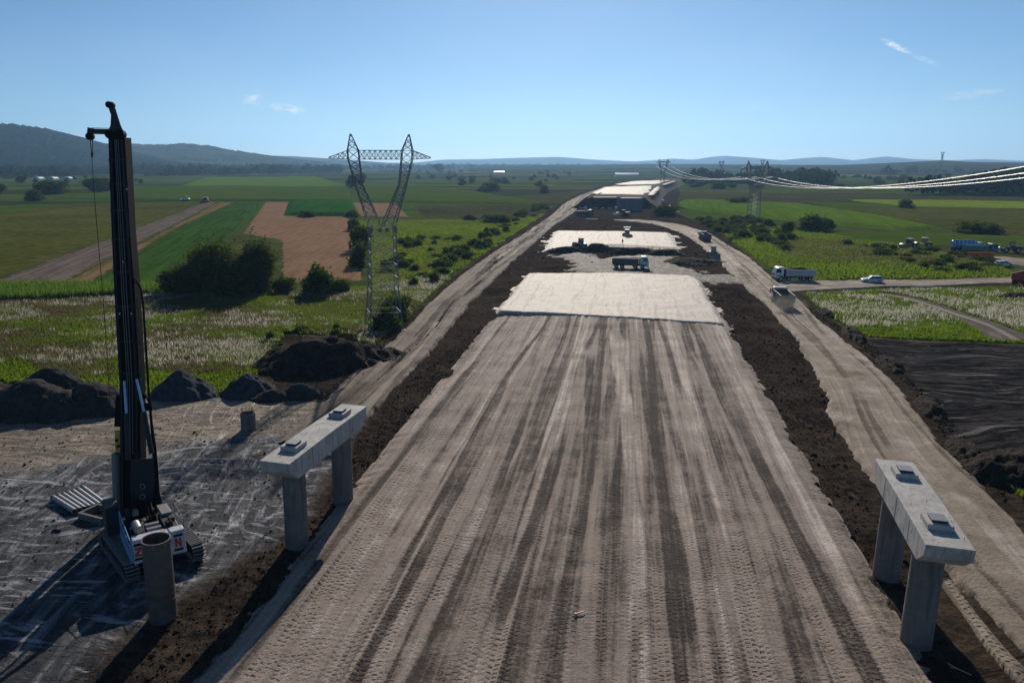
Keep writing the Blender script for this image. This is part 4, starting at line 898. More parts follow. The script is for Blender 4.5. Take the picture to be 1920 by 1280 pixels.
# ------------------------------------------------------------------ pylons
def quad(cx, cy, hx, hy, z): return [Vector((cx - hx, cy - hy, z)), Vector((cx + hx, cy - hy, z)), Vector((cx + hx, cy + hy, z)), Vector((cx - hx, cy + hy, z))]
def lerpq(A, B, t): return [a.lerp(b, t) for a, b in zip(A, B)]
def truss(m, A, B, n, r, rb, ring=True):
    for k in range(n):
        a = lerpq(A, B, k / n); b = lerpq(A, B, (k + 1) / n)
        for i in range(4):
            j = (i + 1) % 4
            m.tube(a[i], b[i], r, n=4, cap=False); m.tube(a[i], b[j], rb, n=4, cap=False); m.tube(a[j], b[i], rb, n=4, cap=False)
            if ring: m.tube(b[i], b[j], rb, n=4, cap=False)
def pylon(loc, rz, label, sc=1.0, th=1.0, group='lattice pylons'):
    t = thing('power_pylon', label, 'pylon', loc, rz, group); R, B = .085 * th, .048 * th
    m = MB(); truss(m, quad(0, 0, 2.7, 2.7, -.3), quad(0, 0, 2.15, 2.0, 6.5), 2, R, B); truss(m, quad(0, 0, 2.15, 2.0, 6.5), quad(0, 0, 1.95, 1.35, 16.5), 5, R, B); m.build('body', MT['galv'], t)
    for s in (-1, 1):
        m = MB()
        def q(xo, xi, z, hy): 
            a, b = (xo, xi) if s < 0 else (-xi, -xo)
            return [Vector((a, -hy, z)), Vector((b, -hy, z)), Vector((b, hy, z)), Vector((a, hy, z))]
        truss(m, q(-1.95, -.1, 16.5, 1.35), q(-3.95, -2.85, 22.8, .7), 6, R, B * .9); truss(m, q(-3.95, -2.85, 22.8, .7), q(-4.95, -3.25, 26.6, .6), 4, R * .9, B * .8)
        truss(m, q(-4.95, -3.25, 26.6, .6), q(-5.0, -3.35, 27.9, .55), 1, R * .9, B * .8)
        m.build('arm', MT['galv'], t)
        m = MB(); truss(m, q(-5.0, -3.35, 27.9, .55), q(-4.55, -4.4, 30.3, .05), 3, R * .8, B * .8); m.build('earth_peak', MT['galv'], t)
        m = MB(); truss(m, [Vector((s * 4.98, -.55, 26.6)), Vector((s * 4.98, .55, 26.6)), Vector((s * 4.98, .55, 27.9)), Vector((s * 4.98, -.55, 27.9))], [Vector((s * 7.85, -.04, 26.75)), Vector((s * 7.85, .04, 26.75)), Vector((s * 7.85, .04, 26.9)), Vector((s * 7.85, -.04, 26.9))], 4, R * .7, B * .7); m.build('outer_crossarm', MT['galv'], t)
    m = MB(); truss(m, [Vector((-3.3, -.55, 26.6)), Vector((-3.3, .55, 26.6)), Vector((-3.3, .55, 27.9)), Vector((-3.3, -.55, 27.9))], [Vector((3.3, -.55, 26.6)), Vector((3.3, .55, 26.6)), Vector((3.3, .55, 27.9)), Vector((3.3, -.55, 27.9))], 8, R * .8, B * .8); m.build('crossbeam', MT['galv'], t)
    for x in (-1.9, -.55, .55, 1.9):
        MB().box(x - .28, x + .28, -1.5, -1.4, 15.6, 16.3).build('gusset_plate', MT['galv'], t)
    for s in (-1, 1):
        for e in (-1, 1): MB().box(s * 2.72 - .4, s * 2.72 + .4, e * 2.72 - .4, e * 2.72 + .4, -.6, .35, .08, .08).build('footing', MT['concrete'], t)
    t.scale = (sc, sc, sc)
    return t
def strings(t, xs, zl=3.0):
    for x in xs:
        MB().tube((x, 0, 26.7), (x, 0, 26.7 - zl), .13, n=6).build('insulator', MT['grey'], t)
q = P(720, 616); pylon((q.x, q.y, -.1), math.radians(14), 'near lattice steel pylon with forked top, standing in the meadow by the rutted track')
q2 = P(1412, 413); p2 = pylon((q2.x, q2.y, -3.5), math.radians(4), 'lattice pylon carrying the cables beyond the pale haul road', 1.0, 1.5); strings(p2, (-7.6, 0, 7.6), 3.6)
q3 = Vector(((1234 - PX0) / FPX * 860, 860, -2)); p3 = pylon(q3, 0, 'faint distant pylon standing over the end of the embankment', 1.05, 2.2); strings(p3, (-7.6, 0, 7.6))
for px, Y, lab in ((1415, 2100, 'tiny pylon on the low rise above the earthworks scar'), (1340, 1700, 'tiny pylon left of the earthworks scar'), (1742, 2600, 'tiny mast like pylon on the crest of the brown hill')):
    z = {1415: 4, 1340: 0, 1742: 30}[px]; pylon(((px - PX0) / FPX * Y, Y, z), .2, lab, 1.0, 5, 'distant lattice pylons')

def cable(a, b, sag, label, r=.05, n=40, grp='cables of the power line'):
    pts = []; a = Vector(a); b = Vector(b)
    for k in range(n + 1):
        u = k / n; p = a.lerp(b, u); p.z -= 4 * sag * u * (1 - u); pts.append(p)
    V = []; F = []; k6 = 5
    for p in pts:
        for i in range(k6): V.append((p.x, p.y + r * math.cos(2 * PI * i / k6), p.z + r * math.sin(2 * PI * i / k6)))
    for k in range(n):
        for i in range(k6): F.append((k * k6 + i, k * k6 + (i + 1) % k6, (k + 1) * k6 + (i + 1) % k6, (k + 1) * k6 + i))
    return tag(link('power_cable', mesh_np('power_cable', V, F), MT['wire']), label, 'cable', grp)
# the near span passes out of view towards the next pylon
for k, x in enumerate((-7.6, 0, 7.6)):
    a2 = Vector((q2.x + x, q2.y + x * .07, 19.6)); a3 = Vector((q3.x + x * 1.05, q3.y, 22.5)); e = Vector((105 + x, 107, 29.4))
    nm = ('left', 'middle', 'right')[k]
    cable(a2, e, 5.9, 'pale sagging cable from the %s insulator of the far pylon towards the camera side' % nm, .05)
    cable(a2, a3, 6, 'pale sagging cable from the %s insulator of the far pylon towards the distant pylon' % nm, .11)

# ------------------------------------------------------------------ vehicles (local +X is forward)
def at_ground(px, py): q = P(px, py); return Vector((q.x, q.y, 0))
WHEELS = {}
def wheel(t, x, y, r, w, hub='hub'):
    key = (r, w, hub)
    if key not in WHEELS:
        a = MB().lathe([(r * .55, -w / 2), (r * .93, -w / 2), (r, -w / 2 + w * .15), (r, w / 2 - w * .15), (r * .93, w / 2), (r * .55, w / 2)], 'y', 20).build('wheel', MT['rubber'], t, smooth=True)
        b = MB().lathe([(0, -w * .30), (r * .25, -w * .42), (r * .3, -w * .3), (r * .56, -w * .38), (r * .56, w * .38), (r * .3, w * .3), (r * .25, w * .42), (0, w * .30)], 'y', 14).build('rim', MT[hub], a, smooth=True)
        WHEELS[key] = (a.data, b.data)
    else:
        a = link('wheel', WHEELS[key][0], None, t); b = link('rim', WHEELS[key][1], None, a)
        for o in (a, b): o.modifiers.new('split', 'EDGE_SPLIT').split_angle = math.radians(40)
    a.location = (x, y, r); return a
def tipper(loc, rz, label, cab='white', body='body_white', load=True, axles=(3.0, 1.35, -1.9, -3.3), group='tipper trucks'):
    t = thing('tipper_truck', label, 'truck', loc, rz, group)
    MB().box(-4.2, 4.0, -.48, .48, .75, 1.1).build('chassis', MT['black'], t)
    for x in axles:
        for s in (-1, 1): wheel(t, x, s * 1.02, .53, .42)
    cb = MB(); cb.prism([(2.5, .62), (4.35, .62), (4.42, 1.1), (4.40, 1.85), (4.02, 2.95), (3.6, 3.1), (2.6, 3.1), (2.5, 2.95)], -1.23, 1.23, lambda x, z: .04 + max(0, z - 1.9) * .05)
    c = cb.build('cab', MT[cab], t, bevel=.05)
    MB().add([(4.405, -1.08, 1.95), (4.405, 1.08, 1.95), (4.075, 1.02, 2.86), (4.075, -1.02, 2.86), (4.38, -1.08, 1.95), (4.38, 1.08, 1.95), (4.05, 1.02, 2.86), (4.05, -1.02, 2.86)], [(0, 1, 2, 3), (7, 6, 5, 4), (0, 4, 5, 1), (1, 5, 6, 2), (2, 6, 7, 3), (3, 7, 4, 0)]).build('windscreen', MT['glass'], c)
    for s in (-1, 1):
        y = s * 1.20; a, b = sorted((y, y + s * .015))
        MB().prism([(3.1, 1.95), (4.15, 1.95), (3.9, 2.75), (3.1, 2.75)], a, b).build('side_window', MT['glass'], c)
        MB().box(4.02, 4.12, s * 1.42 - .12, s * 1.42 + .12, 1.95, 2.6).build('mirror', MT['black'], c)
        MB().box(4.40, 4.46, s * .92 - .2, s * .92 + .2, .82, 1.08).build('headlight', MT['lamp'], c)
        MB().box(2.55, 4.0, s * 1.05 - .2, s * 1.05 + .2, .52 + .56, 1.2).build('mudguard', MT['black'], t)
    MB().box(4.25, 4.5, -1.24, 1.24, .42, .78).build('bumper', MT['black'], c, bevel=.03)
    MB().box(4.39, 4.445, -.8, .8, 1.25, 1.6).build('grille', MT['black'], c)
    MB().box(2.15, 2.45, -1.1, 1.1, 1.15, 2.7).build('cab_rack', MT['black'], t)
    bd = MB(); z0, z1 = 1.25, 2.55
    bd.box(-4.35, 2.05, -1.25, 1.25, z0 - .12, z0)
    for s in (-1, 1):
        a, b = sorted((s * 1.25, s * 1.17)); bd.box(-4.35, 2.05, a, b, z0 + .002, z1)
        for k in range(9): 
            x = -4.2 + k * .76; a, b = sorted((s * 1.252, s * 1.31)); bd.box(x, x + .1, a, b, z0, z1 - .08)
    bd.box(1.97, 2.05, -1.168, 1.168, z0 + .002, z1 + .35); bd.box(-4.35, -4.27, -1.168, 1.168, z0 + .002, z1 - .1)
    bo = bd.build('tipper_body', MT[body], t)
    rl = MB()
    for s in (-1, 1): rl.box(-4.36, 2.06, s * 1.21 - .07, s * 1.21 + .07, z1 + .002, z1 + .09)
    rl.build('top_rail', MT['hub'], bo)
    if load:
        n = 16; U, V = np.meshgrid(np.linspace(-1, 1, n), np.linspace(-1, 1, n)); z = z1 - .2 + .65 * np.cos(U * PI / 2) * np.cos(V * PI / 2) + fbm(U * 2.5, V * 2.5, 3, 5) * .12
        link('soil_load', mesh_np('soil_load', np.stack([-1.15 + U * 3.1, V * 1.16, z], -1).reshape(-1, 3), grid_faces(n, n)), MT['soil'], t)
    for s in (-1, 1): MB().box(-4.4, -4.352, s * .95 - .18, s * .95 + .18, .85, 1.05).build('tail_light', MT['red'], t)
    MB().tube((.6, -1.0, .8), (1.0 + .6, -1.0, .8), .3, n=12).build('fuel_tank', MT['galv'], t, smooth=True)
    return t
tipper(at_ground(1181, 503), math.radians(-14), 'empty tipper truck with a pale blue cab crossing the road bed', 'blue_white', 'body_dark', False).scale = (1.02,) * 3
tipper(at_ground(1487, 526), PI - math.radians(6), 'white tipper truck heaped with dark soil at the side road junction', 'white', 'body_white', True)
tipper(at_ground(1466, 573), face(1466, 573, 1437, 548), 'dusty empty tipper driving away along the pale haul road', 'white', 'body_dark', False)
tipper(at_ground(1321, 452), face(1321, 452, 1290, 438), 'far tipper driving away where the haul road bends', 'white', 'body_dark', False)
tipper(at_ground(1096, 405), math.radians(20), 'tipper with a blue cab parked in the clutter below the abutments', 'blue', 'body_dark', False, group='trucks at the abutments')
tipper(at_ground(1922, 532), math.radians(35), 'red tipper standing at the end of the side road', 'red', 'red', False)

def car(loc, rz, label, colour='white', low=False):
    t = thing('car', label, 'car', loc, rz); k = .88 if low else 1.0
    def ty(x, z): return .02 + max(0, z - .95 * k) * .30 + max(0, abs(x) - 1.7) * .16
    MB().prism([(-2.1, .45), (-2.16, .7), (-2.1, 1.0 * k), (-.1, 1.02 * k), (1.0, 1.0 * k), (1.95, .86 * k), (2.15, .68), (2.1, .36), (1.7, .28), (-1.7, .28)], -.9, .9, ty).build('body', MT[colour], t, bevel=.05)
    MB().prism([(-2.0, 1.01 * k), (1.05, 1.01 * k), (.3, 1.5 * k), (-1.7, 1.5 * k)], -.86, .86, lambda x, z: .03 + max(0, z - 1.0 * k) * .32).build('windows', MT['glass'], t, bevel=.02)
    MB().prism([(-1.82, 1.49 * k), (.36, 1.49 * k), (.1, 1.58 * k), (-1.5, 1.60 * k)], -.74, .74, .02).build('roof', MT[colour], t, bevel=.03)
    pl = MB()
    for s in (-1, 1):
        for x0, x1 in (((1.02, 1.0 * k), (.3, 1.5 * k)), ((-.35, 1.0 * k), (-.4, 1.5 * k)), ((-1.95, 1.0 * k), (-1.66, 1.5 * k))): pl.tube((x0[0], s * .84, x0[1]), (x1[0], s * .70, x1[1]), .04, n=4)
    pl.build('pillars', MT[colour], t)
    for s in (-1, 1):
        for x in (1.35, -1.35): wheel(t, x, s * .80, .36, .24)
        MB().box(2.02, 2.13, s * .62 - .16, s * .62 + .16, .62, .76).build('headlight', MT['lamp'], t)
        MB().box(-2.17, -2.10, s * .7 - .12, s * .7 + .12, .75, .98).build('tail_light', MT['red'], t)
        MB().box(.75, .9, s * .98 - .1, s * .98 + .1, 1.0 * k, 1.16 * k).build('mirror', MT['black'], t)
    MB().box(2.05, 2.17, -.5, .5, .38, .6).build('grille', MT['black'], t)
    return t
car(at_ground(1634, 530), PI - math.radians(14), 'white sport utility car driving along the narrow side road')
car(at_ground(1881, 499), math.radians(4), 'low white car half hidden behind the bushes by the yard track', 'white', True)

def loader(loc, rz, label, colour='yellow', raised=.3, name='wheel_loader', cat='loader', roof='black'):
    t = thing(name, label, cat, loc, rz)
    MB().prism([(-3.1, .9), (-.2, .7), (-.2, 1.75), (-1.2, 1.95), (-2.9, 1.85), (-3.15, 1.5)], -.95, .95).build('engine_body', MT[colour], t, bevel=.06)
    MB().prism([(.0, .65), (1.9, .6), (2.0, 1.2), (1.3, 1.6), (.0, 1.6)], -.6, .6).build('front_frame', MT[colour], t, bevel=.05)
    for s in (-1, 1):
        for x in (1.35, -1.75): wheel(t, x, s * 1.05, .78, .62, 'hub')
    c = MB(); c.box(-1.15, .35, -.72, .72, 1.76, 2.0); co = c.build('cab_base', MT[colour], t)
    MB().box(-1.1, .3, -.68, .68, 2.003, 3.1, .08, .06).build('cab_glass', MT['glass'], t)
    MB().box(-1.25, .45, -.8, .8, 3.103, 3.24, .04, .04).build('cab_roof', MT[roof], t, bevel=.03)
    for s in (-1, 1): MB().path([(.6, s * .42, 1.6), (2.2, s * .42, 1.2 + raised), (3.0, s * .42, .6 + raised)], .11, n=6).build('lift_arm', MT[colour], t)
    b = MB(); z = raised
    b.prism([(2.95, .15 + z), (4.1, .10 + z), (4.1, .18 + z), (3.15, .25 + z), (2.98, .7 + z), (3.2, 1.25 + z), (3.1, 1.32 + z), (2.82, .7 + z)], -1.4, 1.4)
    for s in (-1, 1):
        a, d = sorted((s * 1.4, s * 1.34)); b.prism([(2.9, .15 + z), (4.05, .12 + z), (3.2, 1.3 + z), (2.85, .7 + z)], a + .001 * s, d + .001 * s)
    b.build('bucket', MT['steel'], t)
    for s in (-1, 1): MB().box(1.98, 2.06, s * .45 - .1, s * .45 + .1, 1.25, 1.42).build('work_lamp', MT['lamp'], t)
    MB().tube((-2.2, .45, 1.9), (-2.2, .45, 2.7), .06, n=8).build('exhaust_pipe', MT['black'], t)
    return t
loader(at_ground(1337, 484), face(1337, 484, 1366, 508), 'dark green wheel loader driving towards the camera on the haul road', 'teal', .25)
loader(at_ground(1893, 473), PI - .3, 'brown wheel loader parked beyond the tanker', 'body_dark', .3)
loader(at_ground(1088, 466), PI / 2 + .2, 'loader with a dark cab pushing soil behind the berm', 'teal', .4)

def roller(loc, rz, label, colour='yellow'):
    t = thing('road_roller', label, 'roller', loc, rz)
    MB().lathe([(0, -1.05), (.72, -1.05), (.75, -1.0), (.75, 1.0), (.72, 1.05), (0, 1.05)], 'y', 28, (1.75, 0, .75)).build('drum', MT['steel'], t, smooth=True)
    f = MB()
    for s in (-1, 1): a, b = sorted((s * 1.1, s * 1.22)); f.box(.6, 2.4, a, b, .6, 1.0)
    f.box(.5, .75, -1.22, 1.22, .602, 1.2); f.box(2.41, 2.55, -1.22, 1.22, .6, 1.0); f.build('drum_frame', MT[colour], t)
    MB().prism([(-2.7, .7), (-.1, .7), (-.1, 1.55), (-1.0, 1.75), (-2.6, 1.55)], -.85, .85).build('engine_body', MT[colour], t, bevel=.06)
    for s in (-1, 1): wheel(t, -1.45, s * .9, .75, .55)
    MB().box(-1.0, .3, -.75, .75, 1.56, 2.85, .06, .05).build('cab_glass', MT['glass'], t)
    MB().box(-1.15, .45, -.85, .85, 2.853, 3.0, .04, .04).build('cab_roof', MT['white'], t, bevel=.03)
    return t
roller(at_ground(1176, 446), -PI / 2 + .1, 'yellow drum roller with a white roof on the pale gravel layer', 'yellow')
roller(at_ground(1702, 465), PI + .2, 'parked roller with a pale roof, first of the pair by the dark field', 'grey')
roller(at_ground(1730, 463), PI - .3, 'parked roller with a pale roof, second of the pair by the dark field', 'yellow')

def tanker(loc, rz, label, cab, tank, group=None):
    t = thing('tank_truck', label, 'truck', loc, rz, group)
    MB().box(-4.2, 4.0, -.48, .48, .75, 1.1).build('chassis', MT['black'], t)
    for x in (3.0, -1.9, -3.3):
        for s in (-1, 1): wheel(t, x, s * 1.02, .53, .42)
    c = MB().prism([(2.5, .62), (4.35, .62), (4.42, 1.1), (4.40, 1.85), (4.1, 2.8), (3.6, 2.95), (2.5, 2.9)], -1.23, 1.23, .03).build('cab', MT[cab], t, bevel=.05)
    MB().add([(4.41, -1.05, 1.95), (4.41, 1.05, 1.95), (4.14, 1.0, 2.72), (4.14, -1.0, 2.72), (4.36, -1.05, 1.95), (4.36, 1.05, 1.95), (4.1, 1.0, 2.72), (4.1, -1.0, 2.72)], [(0, 1, 2, 3), (7, 6, 5, 4), (0, 4, 5, 1), (1, 5, 6, 2), (2, 6, 7, 3), (3, 7, 4, 0)]).build('windscreen', MT['glass'], c)
    for s in (-1, 1):
        a, b = sorted((s * 1.205, s * 1.22)); MB().prism([(3.1, 1.9), (4.15, 1.9), (3.95, 2.65), (3.1, 2.65)], a, b).build('side_window', MT['glass'], c)
    MB().lathe([(0, -4.3), (1.0, -4.3), (1.15, -4.15), (1.15, 2.1), (1.0, 2.25), (0, 2.25)], 'x', 24, (0, 0, 2.25)).build('tank', MT[tank], t, smooth=True)
    for k in range(6): MB().lathe([(1.152, -.05), (1.2, -.05), (1.2, .05), (1.152, .05)], 'x', 24, (-3.8 + k * 1.1, 0, 2.25)).build('tank_rib', MT['white'], t, smooth=True)
    MB().box(-4.0, 1.9, -.35, .35, 3.42, 3.5).build('walkway', MT['galv'], t)
    return t
tanker(at_ground(1812, 472), -.15, 'blue water tanker parked beside the teal truck', 'blue_white', 'blue')
tipper(at_ground(1836, 476), -.1, 'teal truck standing in front of the blue water tanker', 'teal', 'teal', False, group='trucks parked by the yard track')

# orange skip half hidden in the bushes
c = at_ground(1838, 484); t = thing('skip_container', 'orange open steel skip below the blue water tanker', 'skip', c, .1)
m = MB(); m.add([(-3, -1.1, 0), (3, -1.1, 0), (3, 1.1, 0), (-3, 1.1, 0), (-3.4, -1.25, 1.7), (3.4, -1.25, 1.7), (3.4, 1.25, 1.7), (-3.4, 1.25, 1.7), (-3.3, -1.15, 1.7), (3.3, -1.15, 1.7), (3.3, 1.15, 1.7), (-3.3, 1.15, 1.7), (-2.9, -1, .1), (2.9, -1, .1), (2.9, 1, .1), (-2.9, 1, .1)],
     [(3, 2, 1, 0), (0, 1, 5, 4), (1, 2, 6, 5), (2, 3, 7, 6), (3, 0, 4, 7), (4, 5, 9, 8), (5, 6, 10, 9), (6, 7, 11, 10), (7, 4, 8, 11), (8, 9, 13, 12), (9, 10, 14, 13), (10, 11, 15, 14), (11, 8, 12, 15), (12, 13, 14, 15)]); m.build('shell', MT['orange'], t)
for k in range(7):
    x = -2.7 + k * .9; MB().add([(x, -1.12, .05), (x + .12, -1.12, .05), (x + .12, -1.27, 1.6), (x, -1.27, 1.6), (x, -1.2, .05), (x + .12, -1.2, .05), (x + .12, -1.33, 1.6), (x, -1.33, 1.6)], [(0, 1, 2, 3), (7, 6, 5, 4), (0, 4, 5, 1), (1, 5, 6, 2), (2, 6, 7, 3), (3, 7, 4, 0)]).build('rib', MT['orange'], t)

def excavator(loc, rz, label, colour):
    t = thing('excavator', label, 'excavator', loc, rz)
    for s in (-1, 1):
        MB().prism([(-1.9, .25), (-1.6, 0), (1.6, 0), (1.9, .25), (1.9, .6), (1.6, .85), (-1.6, .85), (-1.9, .6)], *sorted((s * .85, s * 1.4))).build('track', MT['black'], t, bevel=.04)
    MB().box(-.8, .8, -.85, .85, .4, 1.0).build('undercarriage', MT['black'], t)
    MB().prism([(-2.3, 1.05), (1.5, 1.05), (1.5, 1.5), (-.3, 2.0), (-2.2, 2.1), (-2.4, 1.6)], -1.3, 1.3).build('upper_body', MT[colour], t, bevel=.06)
    MB().box(-.2, 1.45, .3, 1.28, 1.52, 2.95, .08, .05).build('cab', MT['glass'], t)
    MB().box(-.3, 1.5, .25, 1.3, 2.953, 3.05).build('cab_roof', MT[colour], t)
    MB().bar((1.2, -.1, 1.6), (3.4, -.1, 4.2), .4, .55).bar((3.35, -.1, 4.15), (5.2, -.1, 3.9), .36, .45).build('boom', MT[colour], t)
    MB().bar((5.1, -.1, 4.0), (5.9, -.1, 1.6), .3, .36).build('stick', MT[colour], t)
    MB().prism([(5.6, 1.6), (6.1, 1.5), (6.0, .7), (5.3, .4), (5.0, .9), (5.4, .9)], -.65, .45).build('bucket', MT['steel'], t)
    return t
excavator(at_ground(1172, 405), math.radians(160), 'dark excavator digging in front of the blue grey abutment', 'body_dark')

def harvester(loc, rz, label):
    t = thing('combine_harvester', label, 'harvester', loc, rz)
    MB().prism([(-3.6, 1.1), (1.6, 1.0), (1.7, 2.9), (-1.0, 3.5), (-3.2, 3.2), (-3.8, 2.2)], -1.4, 1.4).build('body', MT['grey'], t, bevel=.08)
    MB().prism([(1.72, 1.5), (3.2, 1.5), (3.4, 2.2), (3.1, 3.4), (1.72, 3.5)], -.95, .95).build('cab', MT['glass'], t, bevel=.05)
    MB().box(1.6, 3.3, -1.05, 1.05, 3.503, 3.7).build('cab_roof', MT['white'], t)
    MB().prism([(3.2, .3), (4.6, .2), (4.7, .45), (4.0, 1.1), (3.3, 1.2)], -2.8, 2.8).build('header', MT['red'], t)
    for s in (-1, 1): wheel(t, 1.2, s * 1.35, .9, .65); wheel(t, -2.6, s * 1.2, .6, .45)
    MB().bar((-.8, -1.5, 3.3), (-3.6, -1.6, 3.6), .3, .3).build('unloading_auger', MT['white'], t)
    return t
harvester(at_ground(386, 379.5), math.radians(-80), 'combine harvester working at the end of the ploughed strip')
loader(at_ground(348, 377), math.radians(170), 'small tractor following behind the combine harvester', 'white', .2, 'tractor', 'tractor', 'white')

# ------------------------------------------------------------------ the worker
def worker(loc, rz):
    t = thing('person', 'worker in dark clothes standing on the pale layer near the roller', 'person', loc, rz)
    J = dict(pel=(0, 0, .95), chest=(0, 0, 1.32), neck=(0, 0, 1.50), head=(.02, 0, 1.62), top=(.01, 0, 1.74), hl=(0, .1, .9), kl=(.02, .12, .5), al=(-.02, .13, .08), tl=(.14, .14, .04), hr=(0, -.1, .9), kr=(.05, -.12, .5), ar=(.0, -.14, .08), tr=(.16, -.15, .04), sl=(0, .19, 1.42), el=(-.02, .25, 1.13), wl=(.08, .25, .9), fl=(.12, .24, .80), sr=(0, -.19, 1.42), er=(-.02, -.26, 1.13), wr=(.1, -.24, .9), fr=(.14, -.23, .80))
    R = dict(pel=.15, chest=.17, neck=.06, head=.095, top=.06, hl=.095, kl=.07, al=.045, tl=.035, hr=.095, kr=.07, ar=.045, tr=.035, sl=.075, el=.05, wl=.035, fl=.03, sr=.075, er=.05, wr=.035, fr=.03)
    Eg = [('pel', 'chest'), ('chest', 'neck'), ('neck', 'head'), ('head', 'top'), ('pel', 'hl'), ('hl', 'kl'), ('kl', 'al'), ('al', 'tl'), ('pel', 'hr'), ('hr', 'kr'), ('kr', 'ar'), ('ar', 'tr'), ('chest', 'sl'), ('sl', 'el'), ('el', 'wl'), ('wl', 'fl'), ('chest', 'sr'), ('sr', 'er'), ('er', 'wr'), ('wr', 'fr')]
    ks = list(J); me = bpy.data.meshes.new('body'); me.from_pydata([J[k] for k in ks], [(ks.index(a), ks.index(b)) for a, b in Eg], [])
    o = link('body', me, MT['navy'], t); sk = o.modifiers.new('skin', 'SKIN'); o.modifiers.new('sub', 'SUBSURF').render_levels = 1
    for k, v in zip(ks, me.skin_vertices[0].data): v.radius = (R[k], R[k]); v.use_root = (k == 'pel')
    MB().lathe([(0, 1.83), (.08, 1.82), (.125, 1.74), (.13, 1.69), (.17, 1.68), (.13, 1.67), (0, 1.67)], n=16, c=(.01, 0, 0)).build('helmet', MT['orange'], t, smooth=True)
worker(at_ground(1167, 461) + Vector((0, 0, .48)), -1.4)

# ------------------------------------------------------------------ trees and shrubs
def leaves(lobes, n, size, seed, flat=.85):
    """leaf cards spread through ellipsoid lobes (cx, cy, cz, rx, ry, rz)"""
    r = np.random.default_rng(seed); L_ = np.array(lobes); vol = (L_[:, 3] * L_[:, 4] * L_[:, 5]) ** .7; k = r.choice(len(L_), n, p=vol / vol.sum())
    d = r.normal(size=(n, 3)); d /= np.linalg.norm(d, axis=1)[:, None]
    rad = r.uniform(0, 1, n) ** .38; clump = fbm(d[:, 0] * 3.2 + k * 3.7, d[:, 1] * 3.2 + d[:, 2] * 2.9, 3, seed)
    rad = rad * (1 + .6 * clump) * r.choice([1, 1, 1, 1.18], n)
    C_ = L_[k, :3] + d * L_[k, 3:] * rad[:, None]; keep = (clump > -.42) & (C_[:, 2] > .05); C_ = C_[keep]; d = d[keep]; clump = clump[keep]; rad = rad[keep]; n = len(C_)
    a = r.normal(size=(n, 3)) + d * .6; a /= np.linalg.norm(a, axis=1)[:, None]; b = np.cross(a, r.normal(size=(n, 3))); b /= np.linalg.norm(b, axis=1)[:, None] + 1e-9; c = np.cross(a, b)
    s = size * r.uniform(.55, 1.25, n)[:, None]
    V = np.stack([C_ - b * s, C_ - c * s * .7 * flat, C_ + b * s, C_ + c * s * .7 * flat], 1).reshape(-1, 3)
    tint = np.repeat(np.clip(r.uniform(0, 1, n) * .6 + .3 + .4 * clump, 0, 1), 4)
    return V, np.arange(len(V)).reshape(-1, 4), tint
def tree_meshes(h, w, seed, n, size, trunk=.18, low=False):
    r = random.Random(seed); lobes = []
    for k in range(9 if not low else 7):
        a = r.uniform(0, 2 * PI); q = r.uniform(.0, .34) * w; zz = r.uniform(.30, .74) * h if not low else r.uniform(.2, .6) * h
        s_ = r.uniform(.20, .32)
        lobes.append((q * math.cos(a), q * math.sin(a), zz, w * s_, w * s_, h * r.uniform(.17, .27)))
    lobes.append((0, 0, h * .5, w * .3, w * .3, h * .40))
    if low: lobes += [(r.uniform(-.3, .3) * w, r.uniform(-.3, .3) * w, h * .15, w * .25, w * .25, h * .2) for _ in range(4)]
    V, F, t = leaves(lobes, n, size, seed)
    cm = mesh_np('crown', V, F, dict(tint=t), smooth=False)
    m = MB(); b = Vector((0, 0, -.3)); c = Vector((r.uniform(-.2, .2), r.uniform(-.2, .2), h * .35)); m.tube(b, c, trunk, trunk * .7, 7)
    for l in lobes[:6]: m.tube(c - Vector((0, 0, h * r.uniform(.0, .15))), Vector(l[:3]), trunk * .5, trunk * .15, 5)
    tm = bpy.data.meshes.new('trunk'); tm.from_pydata([tuple(v) for v in m.v], [], m.f)
    return cm, tm
def plant(name, meshes, loc, rz, sc, label, cat, mat, group=None):
    t = thing(name, label, cat, loc, rz, group); t.scale = sc if hasattr(sc, '__len__') else (sc,) * 3
    link('crown', meshes[0], mat, t); link('trunk', meshes[1], MT['bark'], t)
    return t
def sized(px, py, hpx, wpx):
    """place, height and width in metres from the base pixel and the picture size"""
    q = P(px, py); s_ = math.hypot(q.y, HC) / FPX; return (q.x, q.y, -.1), hpx * s_, wpx * s_
# the big shrubs
big = [(405, 547, 112, 140, 'broad tall dark willow shrub beside the green crop strip', 1), (482, 548, 112, 104, 'tall rounded dark willow shrub in front of the stubble field', 2), (345, 550, 60, 92, 'low dark shrub leaning out from the willow clump to the rig side', 3), (447, 552, 78, 96, 'dark shrub filling the gap in the willow clump', 4)]
for px, py, h, w, lab, sd_ in big:
    loc, H_, W_ = sized(px, py, h, w); me_ = tree_meshes(H_, W_, sd_ + 5, 16000, .34, .25, True); plant('willow_shrub', me_, loc, 0, 1, lab, 'shrub', MT['leaf'], 'dark willow shrubs')
mid_ = [(530, 549, 36, 44, 'small round shrub between the willow clump and the bushy shrub'), (598, 552, 64, 78, 'bushy shrub with ragged top at the corner of the stubble field'), (640, 548, 30, 46, 'low shrub beside the near pylon at the stubble corner'), (725, 618, 50, 70, 'dark shrub growing inside the legs of the near pylon'), (740, 600, 56, 60, 'dark shrub growing behind the legs of the near pylon'),
        (672, 500, 52, 46, 'shrub at the stubble edge nearest the pylon'), (676, 470, 56, 44, 'upright shrub on the stubble edge behind the pylon'), (664, 432, 26, 34, 'round shrub at the far corner of the stubble field'), (578, 407, 15, 34, 'round dark bush at the edge of the corn block'), (660, 407, 15, 30, 'dark bush between the corn block and the brown field')]
